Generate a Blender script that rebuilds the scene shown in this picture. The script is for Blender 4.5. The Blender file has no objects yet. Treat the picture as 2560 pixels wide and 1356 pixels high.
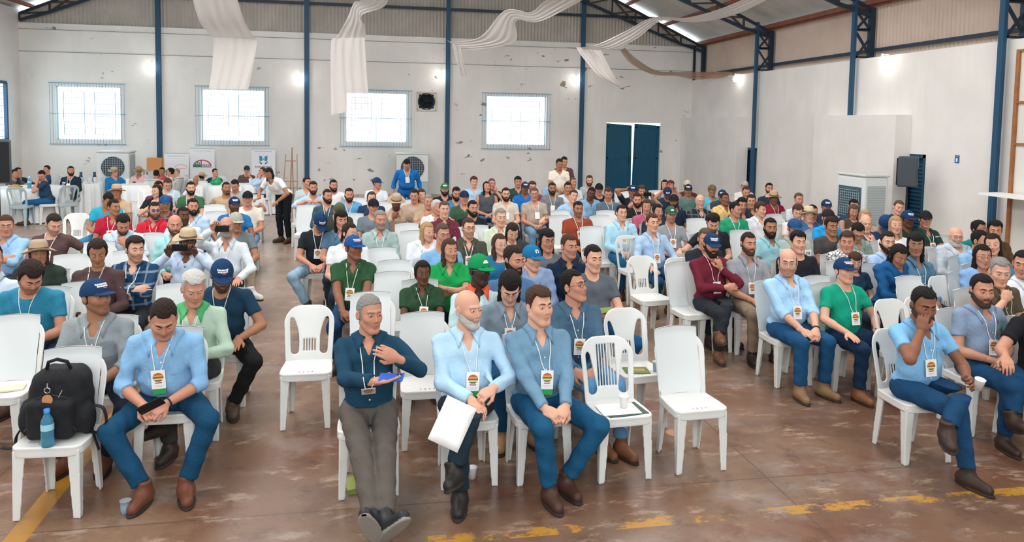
import bpy, math, random
import numpy as np
from math import sin, cos, pi, radians as RD, atan2, sqrt
SC = bpy.context.scene
COL = SC.collection
# ---------------------------------------------------------------- camera
HC = 2.45; FOC = 1850.; YP = 433.75; YAW = .1801; PIT = .068; ROLL = -.0167
def cam_basis():
    cy, sy, cp, sp = cos(YAW), sin(YAW), cos(PIT), sin(PIT)
    f = np.array([sy*cp, cy*cp, -sp]); r = np.array([cy, -sy, 0.]); d = np.cross(f, r)
    c, s = cos(ROLL), sin(ROLL)
    return c*r+s*d, -s*r+c*d, f
RR, DD, FF = cam_basis(); CAMP = np.array([0, 0, HC])
from mathutils import Matrix, Vector
cam = bpy.data.cameras.new('camera'); camo = bpy.data.objects.new('camera', cam); COL.objects.link(camo)
cam.sensor_width = 36; cam.sensor_fit = 'HORIZONTAL'; cam.lens = FOC/2560*36
cam.shift_y = -(678-YP)/2560; cam.clip_end = 200
M = Matrix.Identity(4)
for i in range(3): M[i][0], M[i][1], M[i][2], M[i][3] = RR[i], -DD[i], -FF[i], CAMP[i]
camo.matrix_world = M; SC.camera = camo
# ---------------------------------------------------------------- world and lights
W = bpy.data.worlds.new('world'); SC.world = W; W.use_nodes = True
bg = W.node_tree.nodes['Background']; bg.inputs[0].default_value = (.78, .92, 1, 1); bg.inputs[1].default_value = 3.0
def area_light(name, loc, size, power, color, rot=(0, 0, 0)):
    l = bpy.data.lights.new(name, 'AREA'); l.shape = 'RECTANGLE'; l.size, l.size_y = size; l.energy = power; l.color = color
    o = bpy.data.objects.new(name, l); o.location = loc; o.rotation_euler = rot; COL.objects.link(o); return o
# unseen area lights added as fill: two above the audience, one in front
area_light('overhead_fill_light', (-3.5, 9.5, 7.3), (3, 15), 520, (1, .98, .97))
area_light('overhead_fill_light', (5, 9.5, 7.0), (3, 15), 380, (1, .98, .96))
area_light('front_fill_light', (0, -3.5, 4.6), (9, 2.2), 170, (1, .97, .95), (RD(68), 0, 0))
vs = SC.view_settings; vs.view_transform = 'Standard'; vs.look = 'None'; vs.gamma = 1; vs.exposure = .88; vs.use_curve_mapping = False

def ray(u, v): return RR*(u-1280)/FOC+DD*(v-YP)/FOC+FF
def at(u, v, h=0.): d = ray(u, v); return CAMP+d*((h-HC)/d[2])
def bw(u, v, Y=23.44): d = ray(u, v); return CAMP+d*(Y/d[1])
def rw(u, v, X=10.3): d = ray(u, v); return CAMP+d*(X/d[0])
# ---------------------------------------------------------------- materials
def lin(h):
    if isinstance(h, str):
        h = h.lstrip('#'); h = [int(h[i:i+2], 16)/255 for i in (0, 2, 4)]
    return tuple((c/12.92 if c <= .04045 else ((c+.055)/1.055)**2.4) for c in h)
MC = {}
def mat(c, rough=.8, metal=0, bump=0, bscale=60, emit=0, noise=0, nscale=8, key=None, alpha=1, trans=0, sheen=0, attr=False, plaid=None, check=None, spec=.5, ior=1.45, sss=0):
    k = (c, rough, metal, bump, bscale, emit, noise, nscale, key, alpha, trans, sheen, attr, plaid, check, spec, sss)
    if k in MC: return MC[k]
    m = bpy.data.materials.new(key or 'mat_'+str(c).strip('#')); m.use_nodes = True; nt = m.node_tree; N = nt.nodes; L = nt.links
    b = N['Principled BSDF']; rgb = lin(c)+(1,)
    b.inputs['Base Color'].default_value = rgb; b.inputs['Roughness'].default_value = rough; b.inputs['Metallic'].default_value = metal
    b.inputs['Specular IOR Level'].default_value = spec; b.inputs['IOR'].default_value = ior
    src = None
    def rgbn(c):
        n = N.new('ShaderNodeRGB'); n.outputs[0].default_value = lin(c)+(1,); return n.outputs[0]
    tc = N.new('ShaderNodeTexCoord')
    def mix(a, b_, f, mode='MIX'):
        x = N.new('ShaderNodeMix'); x.data_type = 'RGBA'; x.blend_type = mode
        for s, v in ((6, a), (7, b_), (0, f)):
            if isinstance(v, (int, float)): x.inputs[s].default_value = v
            elif isinstance(v, tuple): x.inputs[s].default_value = v
            else: L.new(v, x.inputs[s])
        return x.outputs[2]
    if plaid:
        src = rgbn(c); sep = N.new('ShaderNodeSeparateXYZ'); L.new(tc.outputs['Object'], sep.inputs[0])
        for ax, fr in ((0, 62), (2, 62)):
            s = N.new('ShaderNodeMath'); s.operation = 'MULTIPLY'; s.inputs[1].default_value = fr; L.new(sep.outputs[ax], s.inputs[0])
            q = N.new('ShaderNodeMath'); q.operation = 'SINE'; L.new(s.outputs[0], q.inputs[0])
            g = N.new('ShaderNodeMath'); g.operation = 'GREATER_THAN'; g.inputs[1].default_value = .82; L.new(q.outputs[0], g.inputs[0])
            h = N.new('ShaderNodeMath'); h.operation = 'MULTIPLY'; h.inputs[1].default_value = .6; L.new(g.outputs[0], h.inputs[0])
            src = mix(src, rgbn(plaid), h.outputs[0])
    if check:
        v = N.new('ShaderNodeTexVoronoi'); v.feature = 'DISTANCE_TO_EDGE'; v.inputs['Scale'].default_value = 22; L.new(tc.outputs['Object'], v.inputs['Vector'])
        g = N.new('ShaderNodeMath'); g.operation = 'LESS_THAN'; g.inputs[1].default_value = .07; L.new(v.outputs['Distance'], g.inputs[0])
        src = mix(src or rgbn(c), rgbn(check), g.outputs[0])
    if noise:
        n = N.new('ShaderNodeTexNoise'); n.inputs['Scale'].default_value = nscale; n.inputs['Detail'].default_value = 5; L.new(tc.outputs['Object'], n.inputs['Vector'])
        r = N.new('ShaderNodeMapRange'); r.inputs[1].default_value = .3; r.inputs[2].default_value = .7; r.inputs[3].default_value = 1-noise; r.inputs[4].default_value = 1+noise*.5; L.new(n.outputs[0], r.inputs[0])
        cb = N.new('ShaderNodeCombineColor'); [L.new(r.outputs[0], cb.inputs[i]) for i in range(3)]
        src = mix(src or rgbn(c), cb.outputs[0], 1., 'MULTIPLY')
    if attr:
        a = N.new('ShaderNodeAttribute'); a.attribute_name = 'Col'; src = mix(src or rgbn(c), a.outputs['Color'], 1., 'MULTIPLY')
    if src is not None: L.new(src, b.inputs['Base Color'])
    if bump:
        n = N.new('ShaderNodeTexNoise'); n.inputs['Scale'].default_value = bscale; n.inputs['Detail'].default_value = 3; L.new(tc.outputs['Object'], n.inputs['Vector'])
        bp = N.new('ShaderNodeBump'); bp.inputs['Strength'].default_value = bump; bp.inputs['Distance'].default_value = .02; L.new(n.outputs[0], bp.inputs['Height']); L.new(bp.outputs[0], b.inputs['Normal'])
    if emit: b.inputs['Emission Color'].default_value = rgb; b.inputs['Emission Strength'].default_value = emit
    if alpha < 1: b.inputs['Alpha'].default_value = alpha
    if trans: b.inputs['Transmission Weight'].default_value = trans
    if sheen: b.inputs['Sheen Weight'].default_value = sheen
    if sss: b.inputs['Subsurface Weight'].default_value = sss; b.inputs['Subsurface Radius'].default_value = (.01, .004, .002); b.inputs['Subsurface Scale'].default_value = 1
    MC[k] = m; return m
def cloth(c, **k): return mat(c, rough=.9, bump=.3, bscale=38, noise=.05, nscale=14, spec=.2, **k)
# ---------------------------------------------------------------- mesh helpers
def mesh(V, Fs, smooth=True, col=None, mi=None, name='mesh'):
    """V (n,3); Fs list of (m,k) int arrays; mi list of material index arrays"""
    V = np.asarray(V, np.float32); me = bpy.data.meshes.new(name)
    Fs = [np.asarray(f, np.int32) for f in Fs if len(f)]
    me.vertices.add(len(V)); me.vertices.foreach_set('co', V.ravel())
    loops = np.concatenate([f.ravel() for f in Fs]); tot = np.concatenate([np.full(len(f), f.shape[1], np.int32) for f in Fs])
    start = np.concatenate([[0], np.cumsum(tot)[:-1]]).astype(np.int32)
    me.loops.add(len(loops)); me.loops.foreach_set('vertex_index', loops)
    me.polygons.add(len(tot)); me.polygons.foreach_set('loop_start', start); me.polygons.foreach_set('loop_total', tot)
    me.polygons.foreach_set('use_smooth', np.full(len(tot), smooth))
    if mi is not None: me.polygons.foreach_set('material_index', np.concatenate([np.asarray(m, np.int32) for m in mi if len(m)]))
    if col is not None:
        a = me.color_attributes.new('Col', 'FLOAT_COLOR', 'POINT'); c4 = np.ones((len(V), 4), np.float32); c4[:, :3] = col; a.data.foreach_set('color', c4.ravel())
    me.update(calc_edges=True); me.validate(); return me
def link(name, me, m=None, parent=None, loc=None, rot=None, kind=None):
    o = bpy.data.objects.new(name, me); COL.objects.link(o)
    if me is not None and m is not None:
        ms = m if isinstance(m, (list, tuple)) else [m]
        while len(me.materials) < len(ms): me.materials.append(None)
        for i, x in enumerate(ms):
            if me.materials[i] is None and me.users <= 1: me.materials[i] = x
            elif me.materials[i] != x: o.material_slots[i].link = 'OBJECT'; o.material_slots[i].material = x
    if parent is not None: o.parent = parent
    if loc is not None: o.location = loc
    if rot is not None: o.rotation_euler = rot
    if kind: o['kind'] = kind
    return o
def tag(o, label=None, cat=None, group=None, kind=None):
    if label: o['label'] = label
    if cat: o['category'] = cat
    if group: o['group'] = group
    if kind: o['kind'] = kind
    return o
def empty(name, loc, rz=0, label=None, cat=None, group=None):
    o = bpy.data.objects.new(name, None); COL.objects.link(o); o.location = loc; o.rotation_euler = (0, 0, rz); o.empty_display_size = .1
    return tag(o, label, cat, group)
class MB:
    """collects simple shapes into one mesh"""
    def __init__(s): s.V = []; s.F = []; s.M = []; s.n = 0
    def add(s, V, F, mi=0):
        V = np.asarray(V, float); s.V.append(V)
        for f in (F if isinstance(F, list) else [F]):
            f = np.asarray(f); s.F.append(f+s.n); s.M.append(np.full(len(f), mi))
        s.n += len(V); return s
    def box(s, lo, hi, mi=0, R=None, o=None):
        x0, y0, z0 = lo; x1, y1, z1 = hi
        V = np.array([(x, y, z) for z in (z0, z1) for y in (y0, y1) for x in (x0, x1)], float)
        if R is not None: V = V@np.asarray(R).T
        if o is not None: V = V+np.asarray(o)
        return s.add(V, np.array([(0, 2, 3, 1), (4, 5, 7, 6), (0, 1, 5, 4), (2, 6, 7, 3), (0, 4, 6, 2), (1, 3, 7, 5)]), mi)
    def bar(s, a, b, w, h=None, mi=0, up=(0, 0, 1)):
        a, b = np.array(a, float), np.array(b, float); d = b-a; L = np.linalg.norm(d); d /= L; up = np.array(up, float)
        if abs(d@up) > .98: up = np.array([0, 1., 0])
        x = np.cross(d, up); x /= np.linalg.norm(x); z = np.cross(x, d); h = h or w
        return s.box((-w/2, 0, -h/2), (w/2, L, h/2), mi, np.stack([x, d, z], 1), a)
    def tube(s, P, r, n=8, mi=0, closed=False, cap=True):
        P = np.asarray(P, float); m = len(P); r = np.broadcast_to(np.asarray(r, float), (m,))
        T = np.roll(P, -1, 0)-np.roll(P, 1, 0) if closed else np.gradient(P, axis=0)
        T /= np.linalg.norm(T, axis=1)[:, None]+1e-12
        ref = np.array([0, 0, 1.]) if abs(T[0][2]) < .9 else np.array([1., 0, 0])
        A = []
        for t in T:
            x = np.cross(t, ref); x /= np.linalg.norm(x)+1e-12; ref = np.cross(x, t); A.append((x, ref))
        an = np.arange(n)*2*pi/n
        V = np.concatenate([P[i]+r[i]*(np.cos(an)[:, None]*A[i][0]+np.sin(an)[:, None]*A[i][1]) for i in range(m)])
        F = []
        for i in range(m if closed else m-1):
            a = i*n; b = ((i+1) % m)*n
            for j in range(n): k = (j+1) % n; F.append((a+j, a+k, b+k, b+j))
        Fs = [np.array(F)]
        if cap and not closed:
            V = np.concatenate([V, P[:1], P[-1:]]); c0, c1 = m*n, m*n+1
            Fs.append(np.array([(c0, (j+1) % n, j) for j in range(n)]+[(c1, (m-1)*n+j, (m-1)*n+(j+1) % n) for j in range(n)]))
        return s.add(V, Fs, mi)
    def lathe(s, prof, n=24, c=(0, 0, 0), mi=0, wav=None):
        prof = np.asarray(prof, float); an = np.arange(n)*2*pi/n; m = len(prof)
        V = np.array([(c[0]+r*cos(a), c[1]+r*sin(a), c[2]+z+(wav(r, a) if wav else 0)) for r, z in prof for a in an])
        F = [(i*n+j, i*n+(j+1) % n, (i+1)*n+(j+1) % n, (i+1)*n+j) for i in range(m-1) for j in range(n)]
        return s.add(V, np.array(F), mi)
    def grid(s, P, mi=0):
        P = np.asarray(P, float); a, b = P.shape[:2]; I = np.arange(a*b).reshape(a, b)
        F = np.stack([I[:-1, :-1], I[1:, :-1], I[1:, 1:], I[:-1, 1:]], -1).reshape(-1, 4)
        return s.add(P.reshape(-1, 3), F, mi)
    def me(s, smooth=False, name='mesh'): return mesh(np.concatenate(s.V), s.F, smooth, mi=s.M, name=name)
    def obj(s, name, m, parent=None, smooth=False, **k): return link(name, s.me(smooth, name), m, parent, **k)
def solid(o, t, off=0):
    md = o.modifiers.new('solid', 'SOLIDIFY'); md.thickness = t; md.offset = off; return o
def bevel(o, w, n=2):
    md = o.modifiers.new('bevel', 'BEVEL'); md.width = w; md.segments = n; md.limit_method = 'ANGLE'; return o
# ---------------------------------------------------------------- signed distance modelling
def smin(a, b, k):
    h = np.clip(.5+.5*(b-a)/k, 0, 1); return b*(1-h)+a*h-k*h*(1-h)
def smax(a, b, k): return -smin(-a, -b, k)
def cap(p, a, b, r1, r2=None):
    r2 = r1 if r2 is None else r2; a = np.asarray(a, np.float32); b = np.asarray(b, np.float32); ab = b-a
    t = np.clip(((p-a)@ab)/(ab@ab+1e-12), 0, 1); return np.linalg.norm(p-a-t[:, None]*ab, axis=1)-(r1+(r2-r1)*t)
def ell(p, c, r, R=None):
    q = p-np.asarray(c, np.float32)
    if R is not None: q = q@np.asarray(R, np.float32)
    r = np.asarray(r, np.float32); k = np.linalg.norm(q/r, axis=1); k2 = np.linalg.norm(q/(r*r), axis=1)+1e-9
    return k*(k-1)/k2
def rbox(p, c, b, rr=0):
    q = np.abs(p-np.asarray(c, np.float32))-np.asarray(b, np.float32)+rr
    return np.linalg.norm(np.maximum(q, 0), axis=1)+np.minimum(q.max(1), 0)-rr
def nets(f, lo, hi, h, margin=1.0):
    lo = np.asarray(lo, float); hi = np.asarray(hi, float); nb = np.maximum(np.ceil((hi-lo)/(4*h)).astype(int), 1)
    g = [lo[i]+(np.arange(nb[i])+.5)*4*h for i in range(3)]
    C = np.stack(np.meshgrid(*g, indexing='ij'), -1).reshape(-1, 3).astype(np.float32)
    dc = f(C).reshape(nb); act = np.abs(dc) < 4*h*.87*1.25*margin+h
    n = nb*4+1
    rep = lambda A: A.repeat(4, 0).repeat(4, 1).repeat(4, 2)
    A = rep(act); D = np.ones(n, np.float32); S = rep(np.where(dc < 0, -1., 1.).astype(np.float32)); D[:-1, :-1, :-1] = S
    Mk = np.zeros(n, bool)
    for i in (0, 1):
        for j in (0, 1):
            for k in (0, 1): Mk[i:i+n[0]-1, j:j+n[1]-1, k:k+n[2]-1] |= A
    I = np.argwhere(Mk); P = (lo+I*h).astype(np.float32); D[Mk] = f(P)
    s = D < 0; c = np.zeros(n-1, np.int8)
    for i in (0, 1):
        for j in (0, 1):
            for k in (0, 1): c += s[i:i+n[0]-1, j:j+n[1]-1, k:k+n[2]-1]
    cell = (c > 0) & (c < 8); I = np.argwhere(cell); idx = np.full(n-1, -1, np.int32); idx[cell] = np.arange(len(I))
    acc = np.zeros((len(I), 3)); cnt = np.zeros(len(I))
    for ax in range(3):
        o1, o2 = [a for a in range(3) if a != ax]
        for p in (0, 1):
            for q in (0, 1):
                a = I.copy(); a[:, o1] += p; a[:, o2] += q; b = a.copy(); b[:, ax] += 1
                da = D[a[:, 0], a[:, 1], a[:, 2]]; db = D[b[:, 0], b[:, 1], b[:, 2]]; m = (da < 0) != (db < 0)
                t = np.where(m, da/(da-db+1e-20), 0); pt = a.astype(float); pt[:, ax] += t; acc[m] += pt[m]; cnt[m] += 1
    V = lo+acc/np.maximum(cnt, 1)[:, None]*h
    Q = []
    for ax in range(3):
        o1, o2 = [(1, 2), (2, 0), (0, 1)][ax]
        sl = [slice(None)]*3; sl[ax] = slice(0, -1); s0 = s[tuple(sl)]; sl[ax] = slice(1, None); s1 = s[tuple(sl)]
        E = np.argwhere(s0 != s1); E = E[(E[:, o1] > 0) & (E[:, o2] > 0) & (E[:, o1] < n[o1]-1) & (E[:, o2] < n[o2]-1)]
        fl = s0[E[:, 0], E[:, 1], E[:, 2]]
        def at_(d1, d2):
            a = E.copy(); a[:, o1] -= d1; a[:, o2] -= d2; return idx[a[:, 0], a[:, 1], a[:, 2]]
        q = np.stack([at_(1, 1), at_(0, 1), at_(0, 0), at_(1, 0)], 1); q[~fl] = q[~fl][:, ::-1]; Q.append(q)
    Q = np.concatenate(Q); Q = Q[(Q >= 0).all(1)]; return V, Q
def rotx(a): c, s = cos(a), sin(a); return np.array([[1, 0, 0], [0, c, -s], [0, s, c]])
def roty(a): c, s = cos(a), sin(a); return np.array([[c, 0, s], [0, 1, 0], [-s, 0, c]])
def rotz(a): c, s = cos(a), sin(a); return np.array([[c, -s, 0], [s, c, 0], [0, 0, 1]])
def unit(v): v = np.asarray(v, float); return v/(np.linalg.norm(v)+1e-12)
# ================================================================ the hall
DB, XL, XR, XR2 = 23.44, -10.07, 10.35, 10.75
RIDGE = (.3, 10.0)
def roofz(x): return RIDGE[1]-(x-RIDGE[0])*.4585 if x > RIDGE[0] else RIDGE[1]-(RIDGE[0]-x)*.437
def nodes(m): return m.node_tree.nodes, m.node_tree.links
def wall_material(name, base, peel, patchy=.62, cut=.64):
    m = bpy.data.materials.new(name); m.use_nodes = True; N, L = nodes(m); b = N['Principled BSDF']; b.inputs['Roughness'].default_value = .75; b.inputs['Specular IOR Level'].default_value = .25
    g = N.new('ShaderNodeNewGeometry')
    def noise(sc, det=6, scale=None):
        n = N.new('ShaderNodeTexNoise'); n.inputs['Scale'].default_value = sc; n.inputs['Detail'].default_value = det
        if scale:
            mp = N.new('ShaderNodeMapping'); mp.inputs['Scale'].default_value = scale; L.new(g.outputs['Position'], mp.inputs[0]); L.new(mp.outputs[0], n.inputs['Vector'])
        else: L.new(g.outputs['Position'], n.inputs['Vector'])
        return n.outputs[0]
    def ramp(x, a, c, lo=0., hi=1.):
        r = N.new('ShaderNodeMapRange'); r.inputs[1].default_value = a; r.inputs[2].default_value = c; r.inputs[3].default_value = lo; r.inputs[4].default_value = hi; L.new(x, r.inputs[0]); return r.outputs[0]
    def mul(a, c):
        k = N.new('ShaderNodeMath'); k.operation = 'MULTIPLY'; L.new(a, k.inputs[0]); L.new(c, k.inputs[1]); return k.outputs[0]
    def mix(a, c, f):
        x = N.new('ShaderNodeMix'); x.data_type = 'RGBA'
        for s, v in ((6, a), (7, c)):
            if isinstance(v, tuple): x.inputs[s].default_value = v
            else: L.new(v, x.inputs[s])
        L.new(f, x.inputs[0]); return x.outputs[2]
    c = mix(lin(base)+(1,), tuple(x*.9 for x in lin(base))+(1,), ramp(noise(1.1), .35, .7))
    c = mix(c, tuple(x*.93 for x in lin(base))+(1,), ramp(noise(.8, 3, (5, 5, .35)), .5, .75))
    if peel:
        pk = mul(ramp(noise(2.6, 8, (1, 1, 1.6)), cut, cut+.015), ramp(noise(.45, 2), patchy-.12, patchy-.05))
        c = mix(c, lin('8f8a80')+(1,), pk)
    L.new(c, b.inputs['Base Color'])
    bp = N.new('ShaderNodeBump'); bp.inputs['Strength'].default_value = .15; bp.inputs['Distance'].default_value = .02; L.new(noise(9), bp.inputs['Height']); L.new(bp.outputs[0], b.inputs['Normal'])
    return m
M_WALLB = wall_material('peeling_white_plaster', 'efede8', True)
M_WALLR = wall_material('smooth_white_plaster', 'efebe6', False)
M_BLUE = mat('1d4c6c', rough=.5); M_DARKST = mat('243545', rough=.5); M_DOOR = mat('00506c', rough=.55, noise=.1)
M_RUST = mat('8a5542', rough=.8, noise=.2); M_METALSH = mat('c3bdb4', rough=.6, noise=.12, nscale=2); M_ROOF = mat('c9c4bd', rough=.7, noise=.15, nscale=1.5)
M_CLADR = mat('c9b5a6', rough=.6, noise=.1, nscale=2); M_WHITE = mat('f2f2f0', rough=.6); M_GRILL = mat('7fa6bd', rough=.5)
def floor_material():
    m = bpy.data.materials.new('worn_polished_concrete'); m.use_nodes = True; N, L = nodes(m); b = N['Principled BSDF']
    g = N.new('ShaderNodeNewGeometry'); sep = N.new('ShaderNodeSeparateXYZ'); L.new(g.outputs['Position'], sep.inputs[0])
    def M_(op, a, c=None, d=None):
        k = N.new('ShaderNodeMath'); k.operation = op
        for i, v in enumerate((a, c, d)):
            if v is None: continue
            if isinstance(v, (int, float)): k.inputs[i].default_value = v
            else: L.new(v, k.inputs[i])
        return k.outputs[0]
    def noise(sc, det=6, scale=(1, 1, 1), rough=.5):
        n = N.new('ShaderNodeTexNoise'); n.inputs['Scale'].default_value = sc; n.inputs['Detail'].default_value = det; n.inputs['Roughness'].default_value = rough
        mp = N.new('ShaderNodeMapping'); mp.inputs['Scale'].default_value = scale; L.new(g.outputs['Position'], mp.inputs[0]); L.new(mp.outputs[0], n.inputs['Vector']); return n.outputs[0]
    def ramp(x, a, c, lo=0., hi=1.):
        r = N.new('ShaderNodeMapRange'); r.inputs[1].default_value = a; r.inputs[2].default_value = c; r.inputs[3].default_value = lo; r.inputs[4].default_value = hi; L.new(x, r.inputs[0]); return r.outputs[0]
    def mix(a, c, f):
        x = N.new('ShaderNodeMix'); x.data_type = 'RGBA'
        for s, v in ((6, a), (7, c)):
            if isinstance(v, str): x.inputs[s].default_value = lin(v)+(1,)
            else: L.new(v, x.inputs[s])
        if isinstance(f, (int, float)): x.inputs[0].default_value = f
        else: L.new(f, x.inputs[0])
        return x.outputs[2]
    c = mix('6b4f3e', '8f735b', ramp(noise(.6, 8, rough=.6), .38, .62))
    c = mix(c, '6a4230', ramp(noise(1.2, 8, rough=.6), .46, .66)); c = mix(c, '5a3f33', M_('MULTIPLY', ramp(noise(2.3, 9, rough=.7), .5, .66), .6))
    c = mix(c, 'ab947f', M_('MULTIPLY', ramp(noise(2.6, 12, (1, 2.4, 1), .75), .55, .63), .75)); c = mix(c, '8c8078', M_('MULTIPLY', ramp(noise(1.1, 9, (1, 1.5, 1), .7), .52, .62), .5))
    c = mix(c, '463227', M_('MULTIPLY', ramp(noise(5, 12, rough=.75), .56, .68), .7))
    c = mix(c, 'b3a090', M_('MULTIPLY', ramp(sep.outputs[1], 5.5, 13), .6))  # paler with depth: grazing floor reflection put into the colour
    # saw cut joints
    for ax, per, off in ((0, 2.6, .09), (1, 2.9, 4.62)):
        d = M_('ABSOLUTE', M_('SUBTRACT', M_('MODULO', M_('ADD', sep.outputs[ax], 2.6*20-off+per/2 if ax == 0 else 2.9*20-off+per/2), per), per/2))
        c = mix(c, '54433a', M_('MULTIPLY', M_('LESS_THAN', d, .006), .7))
    worn = ramp(noise(5, 8, (.6, 1, 1), .7), .40, .50); worn2 = ramp(noise(4, 8, (.55, .8, 1), .75), .49, .53)
    lx = M_('ABSOLUTE', M_('ADD', M_('ADD', sep.outputs[0], 2.07), M_('MULTIPLY', M_('SUBTRACT', sep.outputs[1], 5.3), .028)))
    st1 = M_('MULTIPLY', M_('LESS_THAN', lx, .065), M_('MULTIPLY', M_('LESS_THAN', sep.outputs[1], 13.), M_('ADD', M_('MULTIPLY', worn, .15), .85)))
    ly = M_('ABSOLUTE', M_('SUBTRACT', sep.outputs[1], 4.19)); st2 = M_('MULTIPLY', M_('LESS_THAN', ly, .05), M_('MULTIPLY', M_('GREATER_THAN', sep.outputs[0], .3), worn2))
    c = mix(c, 'b07c28', M_('MULTIPLY', st1, .9)); c = mix(c, 'b8862e', M_('MULTIPLY', st2, .9))
    L.new(c, b.inputs['Base Color']); L.new(ramp(noise(2.2, 6), .3, .7, .2, .42), b.inputs['Roughness']); b.inputs['Specular IOR Level'].default_value = .55
    bp = N.new('ShaderNodeBump'); bp.inputs['Strength'].default_value = .08; bp.inputs['Distance'].default_value = .01; L.new(noise(14, 6), bp.inputs['Height']); L.new(bp.outputs[0], b.inputs['Normal'])
    return m
MB().box((-10.3, -8, -.2), (11, 23.8, 0)).obj('floor', floor_material(), kind='structure')
def holed(mb, a0, a1, z0, z1, holes, put):
    xs = sorted({a0, a1, *[h[0] for h in holes], *[h[1] for h in holes]}); zs = sorted({z0, z1, *[h[2] for h in holes], *[h[3] for h in holes]})
    for i in range(len(xs)-1):
        run = None
        for j in range(len(zs)-1):
            cx, cz = (xs[i]+xs[i+1])/2, (zs[j]+zs[j+1])/2
            hit = any(h[0] < cx < h[1] and h[2] < cz < h[3] for h in holes)
            if not hit: run = (run[0] if run else zs[j], zs[j+1])
            if (hit or j == len(zs)-2) and run: put(xs[i], xs[i+1], *run); run = None
WINS = [(-9.15, -7.41, 1.76, 3.30), (-5.19, -3.37, 1.77, 3.31), (-1.0, .91, 1.78, 3.31), (3.4, 5.36, 1.75, 3.31)]
DOOR1 = (7.4, 9.28, 0, 2.52); FANH = (1.27, 1.73, 2.86, 3.3)
w = MB(); holed(w, XL-.2, XR2, 0, 5.08, WINS+[DOOR1, FANH], lambda a, b, c, d: w.box((a, DB, c), (b, DB+.2, d))); w.obj('wall_back', M_WALLB, kind='structure')
w = MB(); WL = (19.6, 22.55, 1.75, 3.33); holed(w, -8, DB+.2, 0, 5.45, [WL, (8, 12, 1.75, 3.3), (13.5, 17.5, 1.75, 3.3), (2, 6, 1.75, 3.3)], lambda a, b, c, d: w.box((XL-.2, a, c), (XL, b, d))); w.obj('wall_left', M_WALLR, kind='structure')
MB().box((XL-.2, -8.2, 0), (XR2, -8, 6)).obj('wall_front_blocker', M_WALLR, kind='structure')  # unseen wall added behind the camera to keep outside light off the front floor
D2 = (18.99, 19.82, 0, 1.86); D3 = (12.55, 13.38, 0, 1.97)
w = MB(); holed(w, -8, DB, 0, 3.97, [D2, D3], lambda a, b, c, d: w.box((XR, a, c), (XR2, b, d))); w.obj('wall_right', M_WALLR, kind='structure')
MB().box((10.0, 19.5, 0), (XR-.002, DB-.002, 2.72)).box((10.0, 12.98, 0), (XR-.002, 15.75, 2.74)).obj('wall_partition', M_WALLR, kind='structure')
MB().box((XL, DB-.02, 0), (7.35, DB, .16)).obj('baseboard_back', mat('cbb9aa', rough=.7, noise=.15), kind='structure')
# corrugated cladding
def corr(name, pts, zlo, zhi, put, m, per=.108, amp=.02):
    n = int((pts[1]-pts[0])/per*4); A = []
    for k in range(n+1):
        a = pts[0]+k*per/4; o = amp*(0, 1, 0, -1)[k % 4]*1.2
        A.append([put(a, o, zlo(a)), put(a, o, zhi(a))])
    mb = MB(); mb.grid(A); return solid(mb.obj(name, m, smooth=False, kind='structure'), .004)
corr('wall_gable', (XL, XR2), lambda a: 5.0, lambda a: roofz(a)-.13, lambda a, o, z: (a, DB+.1+o, z), M_METALSH)
corr('wall_right_cladding', (-6, DB+.1), lambda a: 3.9, lambda a: 5.16, lambda a, o, z: (XR2+.03+o, a, z), M_CLADR)
for nm, x0, x1 in (('ceiling', RIDGE[0], 11.1), ('ceiling', -10.4, RIDGE[0])):
    P = [[(x, y, roofz(x)+.05) for y in (-7, 24.1)] for x in (x0, x1)]; mb = MB().grid(P); solid(mb.obj(nm, M_ROOF, kind='structure'), .05, 1)
def thing_mb(mb, name, m, label, cat, group=None, smooth=False): return tag(mb.obj(name, m, smooth=smooth), label, cat, group)
# purlins under the roof, running away from the camera
mb = MB()
for x in list(np.arange(1.4, 10.8, 1.32))+[10.55]: mb.bar((x, -6, roofz(x)-.09), (x, 23.9, roofz(x)-.09), .05, .11)
for x in np.arange(-9.7, 0, 1.32): mb.bar((x, -6, roofz(x)-.09), (x, 23.9, roofz(x)-.09), .05, .11)
mb.obj('trim_purlins', M_RUST, kind='structure')
MB().bar((XL, DB-.05, 5.96), (XR2, DB-.05, 5.96), .08).obj('trim_girt_back', M_DARKST, kind='structure')
MB().bar((XR2-.06, -6, 4.17), (XR2-.06, DB, 4.17), .07).obj('trim_girt_right', M_DARKST, kind='structure')
MB().bar((XL, DB-.02, 4.27), (XR, DB-.02, 4.27), .012).bar((XL, DB-.02, 4.9), (XR, DB-.02, 4.9), .012).obj('trim_wires_back', mat('8a8a88'), kind='structure')
def truss(Y, lab):
    lo = lambda x: min(roofz(x)-.35, 5.05+max(0, (10.05-x))*.372 if x > .3 else 5.12+max(0, x+9.8)*.40)
    t = empty('roof_truss', (0, Y, 0), 0, lab, 'roof truss', 'roof trusses')
    ch = MB(); wb = MB()
    for sgn, x0, x1 in ((1, .3, 10.6), (-1, .3, -9.95)):
        xs = np.linspace(x0, x1, 14); up = [np.array([x, 0, roofz(x)-.22]) for x in xs]; dn = [np.array([x, 0, lo(x)]) for x in xs]
        for i in range(13):
            ch.bar(up[i], up[i+1], .07, mi=0); ch.bar(dn[i], dn[i+1], .08, mi=0)
            wb.bar(up[i], dn[i+1] if i % 2 else dn[i], .05); wb.bar(dn[i+1] if i % 2 == 0 else dn[i], up[i+1] if i % 2 == 0 else up[i+1], .045)
            if i % 2 == 0: wb.bar(up[i+1], dn[i], .045)
    ch.obj('chord', M_DARKST, t); wb.obj('web', mat('4a3c3a', rough=.7), t)
truss(DB-.2, 'dark steel roof truss lying against the far corrugated gable')
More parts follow.
